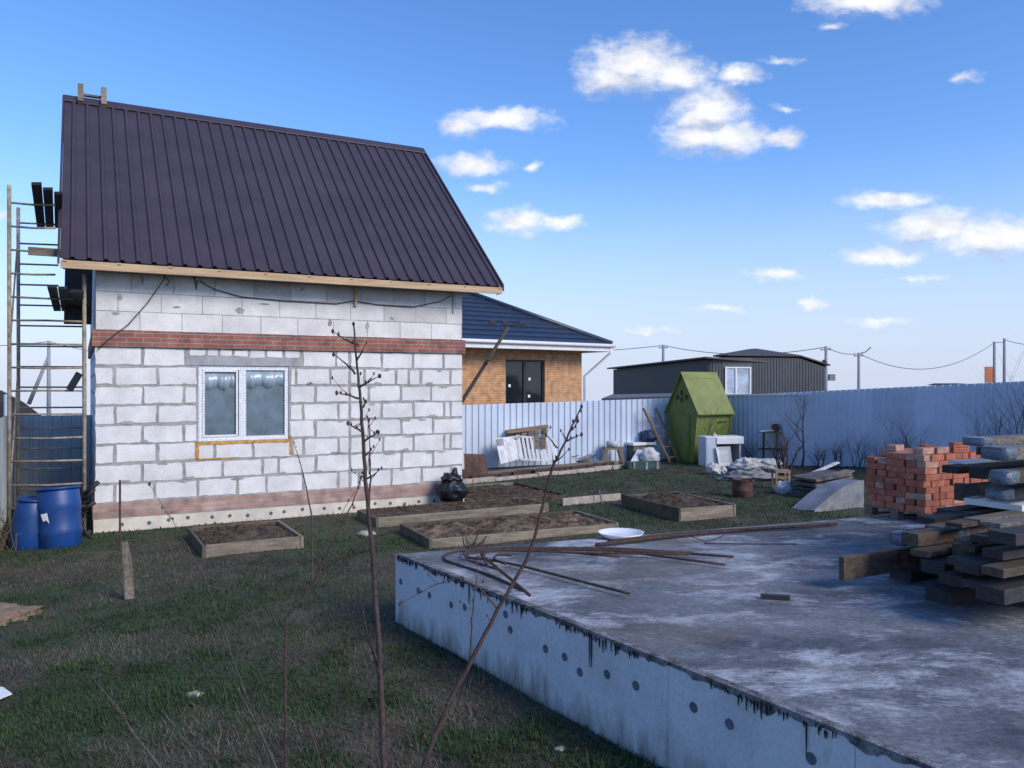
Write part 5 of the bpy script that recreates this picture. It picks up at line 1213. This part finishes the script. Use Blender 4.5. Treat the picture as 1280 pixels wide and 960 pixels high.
GSP = 'young saplings in the foreground'
def sapling(lab, d, chains, buds, rbase, m='bark', ground=True, name='sapling', cat='sapling', taper=.22):
    first = chains[0]; p0 = P(first[0][0], first[0][1], d)
    base = Vector((p0.x, p0.y, 0.0)); t = thing(name, base, lab, cat, GSP)
    rr = random.Random(int(d*100)+len(chains))
    for ci, ch in enumerate(chains):
        dd = d+(0 if ci == 0 else rr.uniform(-.15,.15)); pts = [P(x, y, d if i == 0 else d+(dd-d)*i/len(ch)) for i, (x, y) in enumerate(ch)]
        if ci == 0:
            q0, q1 = pts[0], pts[1]; dirv = (q0-q1)
            if q0.z > .02:
                s = q0.z/max(.3, -dirv.normalized().z); foot = q0+dirv.normalized()*s*.9; foot.z = -.02; t.location = (foot.x,foot.y,0); WM[t.name] = Matrix.Translation(Vector((foot.x,foot.y,0))); pts = [foot]+pts
        fine = []
        for i in range(len(pts)-1):
            for k in range(4): fine.append(pts[i].lerp(pts[i+1], k/4)+Vector((rr.uniform(-1,1),0,rr.uniform(-1,1)))*.0025)
        fine.append(pts[-1]); n = len(fine)
        r0 = rbase if ci == 0 else rbase*.33
        tr = MB(); bd = tr; tr.tube(fine, [r0*(1-(1-taper)*i/(n-1)) for i in range(n)], 7)
        if buds:
            L0 = [p for p in fine[(len(fine)//3 if ci == 0 else 1):]]
            for i in range(len(L0)-1):
                if rr.random() < (.5 if ci else .38):
                    a = rr.uniform(0, 6.28); c = L0[i].lerp(L0[i+1], rr.random()); bd.blob(c+Vector((math.cos(a)*r0*.9,math.sin(a)*r0*.5,.004)), (.0045,.0045,.009), .2, 3, i, 6, 5)
            for i in range(2, len(L0)-1):
                if rr.random() < .16:
                    a = rr.choice((-1,1)); ln = rr.uniform(.03,.11); p_ = L0[i]; d_ = Vector((a*rr.uniform(.5,1), rr.uniform(-.6,.6), rr.uniform(.3,1))).normalized()
                    e_ = p_+d_*ln*.5; f2 = p_+d_*ln+Vector((0,0,ln*.15)); tr.tube([p_, e_, f2], [r0*.25+.0006, r0*.18+.0005, .0008], 5); bd.blob(f2, (.004,.004,.008), .2, 3, i, 6, 5)
            bd.blob(pts[-1], (.007,.007,.011), .2, 3, 1, 7, 6)
        tr.build('stem' if ci == 0 else 'twig', M[m], t, smooth=True)
sapling('tall reddish sapling with budded twigs standing before the middle of the house wall', 3.6, [
 [(480,960),(476,850),(473,800),(466,700),(457,600),(453,540),(450,490),(446,450),(442,405)],
 [(444,467),(430,452),(417,443)], [(449,485),(462,476),(475,470)], [(448,498),(432,493),(421,491)], [(451,513),(455,507),(457,502)],
 [(454,540),(443,534),(435,529)], [(455,551),(466,545),(473,540)], [(446,430),(430,424),(416,414)], [(461,630),(463,600),(462,560),(461,525)],
 [(474,840),(463,807),(455,770),(448,737)]], True, .0165)
sapling('slanting reddish sapling leaning right across the slab side', 3.7, [
 [(528,960),(560,880),(590,825),(622,762),(659,700),(677,640),(690,584),(705,556),(716,530),(727,508)],
 [(697,560),(688,549),(678,540)], [(709,551),(718,547),(727,543)], [(712,540),(719,533),(722,526)],
 [(587,827),(590,773),(594,735),(598,697)], [(536,940),(545,905),(560,880)], [(622,762),(600,735),(575,722),(540,733),(500,755)]], True, .0135)
sapling('dark forked sapling left of the tall reddish one', 4.4, [
 [(357,965),(357,880),(357,773),(393,727),(410,690),(427,655),(440,630),(452,596)], [(395,725),(405,680),(425,645),(455,595)], [(362,840),(410,812),(453,783)]], True, .0105)
sapling('short dark stem leaning left between the forked sapling and the picture bottom', 4.0, [[(402,962),(395,935),(380,890),(367,866)],[(372,876),(395,850),(420,828)]], True, .009)
sapling('twin-stemmed grey sapling at the picture bottom left of the forked one', 3.9, [[(346,962),(330,925),(312,888),(298,862)],[(330,925),(318,890),(300,850),(286,830)],[(322,905),(305,893),(296,885)],[(310,880),(280,790),(255,720),(215,650),(187,605)]], True, .011, 'barkgrey')
sapling('bare grey twig leaning left near the bottom left corner', 4.1, [[(202,962),(185,940),(167,917),(148,885),(115,847)],[(158,900),(152,885),(166,858)]], True, .010, 'barkgrey')
sapling('thin upright seedling before the window sill corner', 9.2, [[(390,705),(390,647),(384,615),(379,592),(373,570),(367,553)]], True, .013, 'barkgrey')
# iron rod and slat
c = G(150,690); q = MB(); q.tube([c, P(150,600,c.y)], .014, 6); tag(q.build('iron_rod', M['rust'], loc=c), 'thin iron rod stuck in the grass before the left plinth end', 'rod')
c = G(158,748); q = MB(); q.prism([G(156,750),G(167,748),P(163,700,c.y),P(158,677,c.y),P(152,678,c.y)], (0,.03,0)); tag(q.build('grey_stake', M['wood'], loc=c), 'grey weathered board stake in the grass in front of the plinth', 'stake')
# weeds left edge, sand, paper
q = MB(); rr = random.Random(5)
for i in range(60):
    p = G(-5+rr.random()*26, 668+rr.random()*22); a = rr.uniform(-.6,.6); q.tube([p, p+Vector((a*.2,rr.uniform(-.1,.1),.22)), p+Vector((a*.5,rr.uniform(-.2,.2),rr.uniform(.3,.55)))], [.005,.004,.002], 4)
tag(q.build('dry_weeds', M['straw'], loc=G(8,680)), 'clump of tangled dry weeds at the left edge beside the smaller barrel', 'weeds')
c = G(-4,770); q = MB(); q.blob((c.x,c.y,-.02), (.42,.32,.09), .4, 3, 3, 40, 20); tag(q.build('sand_heap', M['sand'], loc=(c.x,c.y,0), smooth=True), 'low heap of sandy soil in the grass at the left edge', 'sand heap')
c = G(-2,866); q = MB(); q.prism([G(-20,858,.05),G(4,860,.03),G(15,868,.02),G(-2,875,.02),G(-20,874,.04)], (0,0,.008)); tag(q.build('paper_sheet', M['white'], loc=c), 'white sheet of plastic lying on the grass at the left edge', 'plastic sheet')
for i, (x, y, r_, lab) in enumerate(((700,938,.028,'small pale stone in the grass near the slab foot'),(243,870,.05,'flat pale stone in the grass among the twigs'),(458,668,.10,'pale flat stone beside the long bed corner'))):
    c = G(x, y); q = MB(); q.blob((c.x,c.y,.01), (r_*1.4,r_,r_*.5), .3, 2, i, 12, 8); tag(q.build('stone', M['kerb'], loc=c, smooth=True), lab, 'stone')

# ------------------------------------------------------------------ grass
def inside(poly, x, y):
    r_ = False; n = len(poly)
    for i in range(n):
        a, b = poly[i], poly[(i+1) % n]
        if (a.y > y) != (b.y > y) and x < (b.x-a.x)*(y-a.y)/(b.y-a.y)+a.x: r_ = not r_
    return r_
holes_ = [SLAB, [HL-V*.04-U*.04, HL+U*(HW+.04)-V*.04, HL+U*(HW+.04)+V*HD, HL-U*.04+V*HD]]
for fl_, an, l, dp in BEDS:
    u_ = Vector((math.cos(an),math.sin(an),0)); v_ = Vector((-math.sin(an),math.cos(an),0)); holes_.append([fl_-u_*.05-v_*.02, fl_+u_*(l+.05)-v_*.02, fl_+u_*(l+.05)+v_*dp, fl_-u_*.05+v_*dp])
def grass(name, m, n, seed, lo_, hi_, dry, lab):
    rg = np.random.default_rng(seed); V_ = []; cnt = 0
    while cnt < n:
        dd = 3.6+(27-3.6)*rg.random()**1.75; x = rg.uniform(-.70, .70)*dd
        if x > 10: continue
        nzv = noise.fractal(Vector((x*.55, dd*.55, seed*0)), 1, 2, 4); nf = noise.fractal(Vector((x*3, dd*3, 5)), 1, 2, 3)
        lawn = .7*sst(12.5, 15.5, dd)*sst(-2, 0, x)+.35*sst(-.9, -.1, (Vector((x,dd,0))-HL).dot(V))*(1 if x < 0 else 0)
        acc_ = (.34-1.7*nzv-.6*nf-.8*lawn) if dry else (.42+2.1*nzv+.8*nf+lawn)
        if rg.random() > acc_: continue
        if (Vector((x,dd,0))-FC).dot(V) > -.4 or (Vector((x,dd,0))-FC).dot(U) > -.15: continue
        if any(inside(h, x, dd) for h in holes_): continue
        z = gz(x, dd)-.004; a = rg.uniform(0, 6.283); wd_ = rg.uniform(.0018, .0038)*(1+.07*dd)*(.6 if dry else 1); l = rg.uniform(lo_, hi_)*(1+.5*max(0, nf))*(2.0 if nf > .25 and rg.random() < .12 else 1); tl = rg.uniform(.25, 1.0) if not dry else rg.uniform(.7, 2.2)
        ca, sa = math.cos(a), math.sin(a); h_ = l/math.sqrt(1+tl*tl); b_x = ca*h_*tl; b_y = sa*h_*tl
        V_.append((x-sa*wd_, dd+ca*wd_, z)); V_.append((x+sa*wd_, dd-ca*wd_, z)); V_.append((x+b_x*.5-sa*wd_*.8, dd+b_y*.5+ca*wd_*.8, z+h_*.65)); V_.append((x+b_x*.5+sa*wd_*.8, dd+b_y*.5-ca*wd_*.8, z+h_*.65)); V_.append((x+b_x, dd+b_y, z+h_)); cnt += 1
    me = bpy.data.meshes.new(name); f = []
    for i in range(n): k = i*5; f += [(k,k+1,k+3,k+2),(k+2,k+3,k+4)]
    me.from_pydata(V_, [], f); me.materials.append(M[m]); o = bpy.data.objects.new(name, me); COL.objects.link(o)
    o['kind'] = 'stuff'; tag(o, lab, 'grass')
grass('grass', 'grass', 120000, 1, .015, .048, False, 'short dark green grass growing in patches over the yard')
grass('dry_grass', 'deadgrass', 60000, 2, .025, .07, True, 'flattened dead straw-coloured grass scattered over the yard')

# dry leaves and bits of straw on the beds and here and there on the lawn
M['leaf'] = mat('dead_leaf', (.11,.060,.034), .9, .5, 9, 0, 10, spec=.2)
rg = random.Random(77); LV = []; LF = []
def leaf(p, sz, flat=.5):
    a = rg.uniform(0, 6.28); t = Vector((math.cos(a), math.sin(a), rg.uniform(-flat, flat))).normalized(); b = Vector((-math.sin(a), math.cos(a), rg.uniform(-flat, flat))).normalized()
    k = len(LV); w_ = sz*rg.uniform(.2,.5)
    LV.extend([p-t*sz, p+b*w_+Vector((0,0,sz*.2)), p+t*sz, p-b*w_]); LF.append((k,k+1,k+2,k+3))
for bi, (fl_, an, l, dp) in enumerate(BEDS):
    u_ = Vector((math.cos(an),math.sin(an),0)); v_ = Vector((-math.sin(an),math.cos(an),0)); hh = (.17,.16,.14,.22,.10)[bi]
    for i in range(int(l*dp*(420 if bi != 2 else 190))):
        a_, b_ = rg.uniform(.04,.96), rg.uniform(.06,.94)
        if noise.noise(Vector((a_*l*2.2, b_*dp*2.2, bi)))+rg.uniform(-.3,.3) < -.1: continue
        p = fl_+u_*(a_*l)+v_*(b_*dp); p.z = hh-.03+(.05 if bi != 3 else .08)*min(1,4*min(a_,1-a_))*min(1,4*min(b_,1-b_))+rg.uniform(-.01,.03); leaf(p, rg.uniform(.012,.034), .8)
cnt = 0
while cnt < 2600:
    dd = 4+(22-4)*rg.random()**1.6; x = rg.uniform(-.7,.6)*dd
    if any(inside(h, x, dd) for h in holes_) or (Vector((x,dd,0))-FC).dot(U) > -.2 or (Vector((x,dd,0))-FC).dot(V) > -.3: continue
    if noise.noise(Vector((x*.9, dd*.9, 9)))+rg.uniform(-.35,.35) < .12: continue
    leaf(Vector((x, dd, gz(x, dd)+rg.uniform(.01,.035))), rg.uniform(.010,.028)); cnt += 1
me = bpy.data.meshes.new('dry_leaves'); me.from_pydata([tuple(v) for v in LV], [], LF); me.materials.append(M['leaf'])
o = bpy.data.objects.new('dry_leaves', me); COL.objects.link(o); o['kind'] = 'stuff'; tag(o, 'dry brown leaves and stalks littering the garden beds and the lawn', 'leaves')
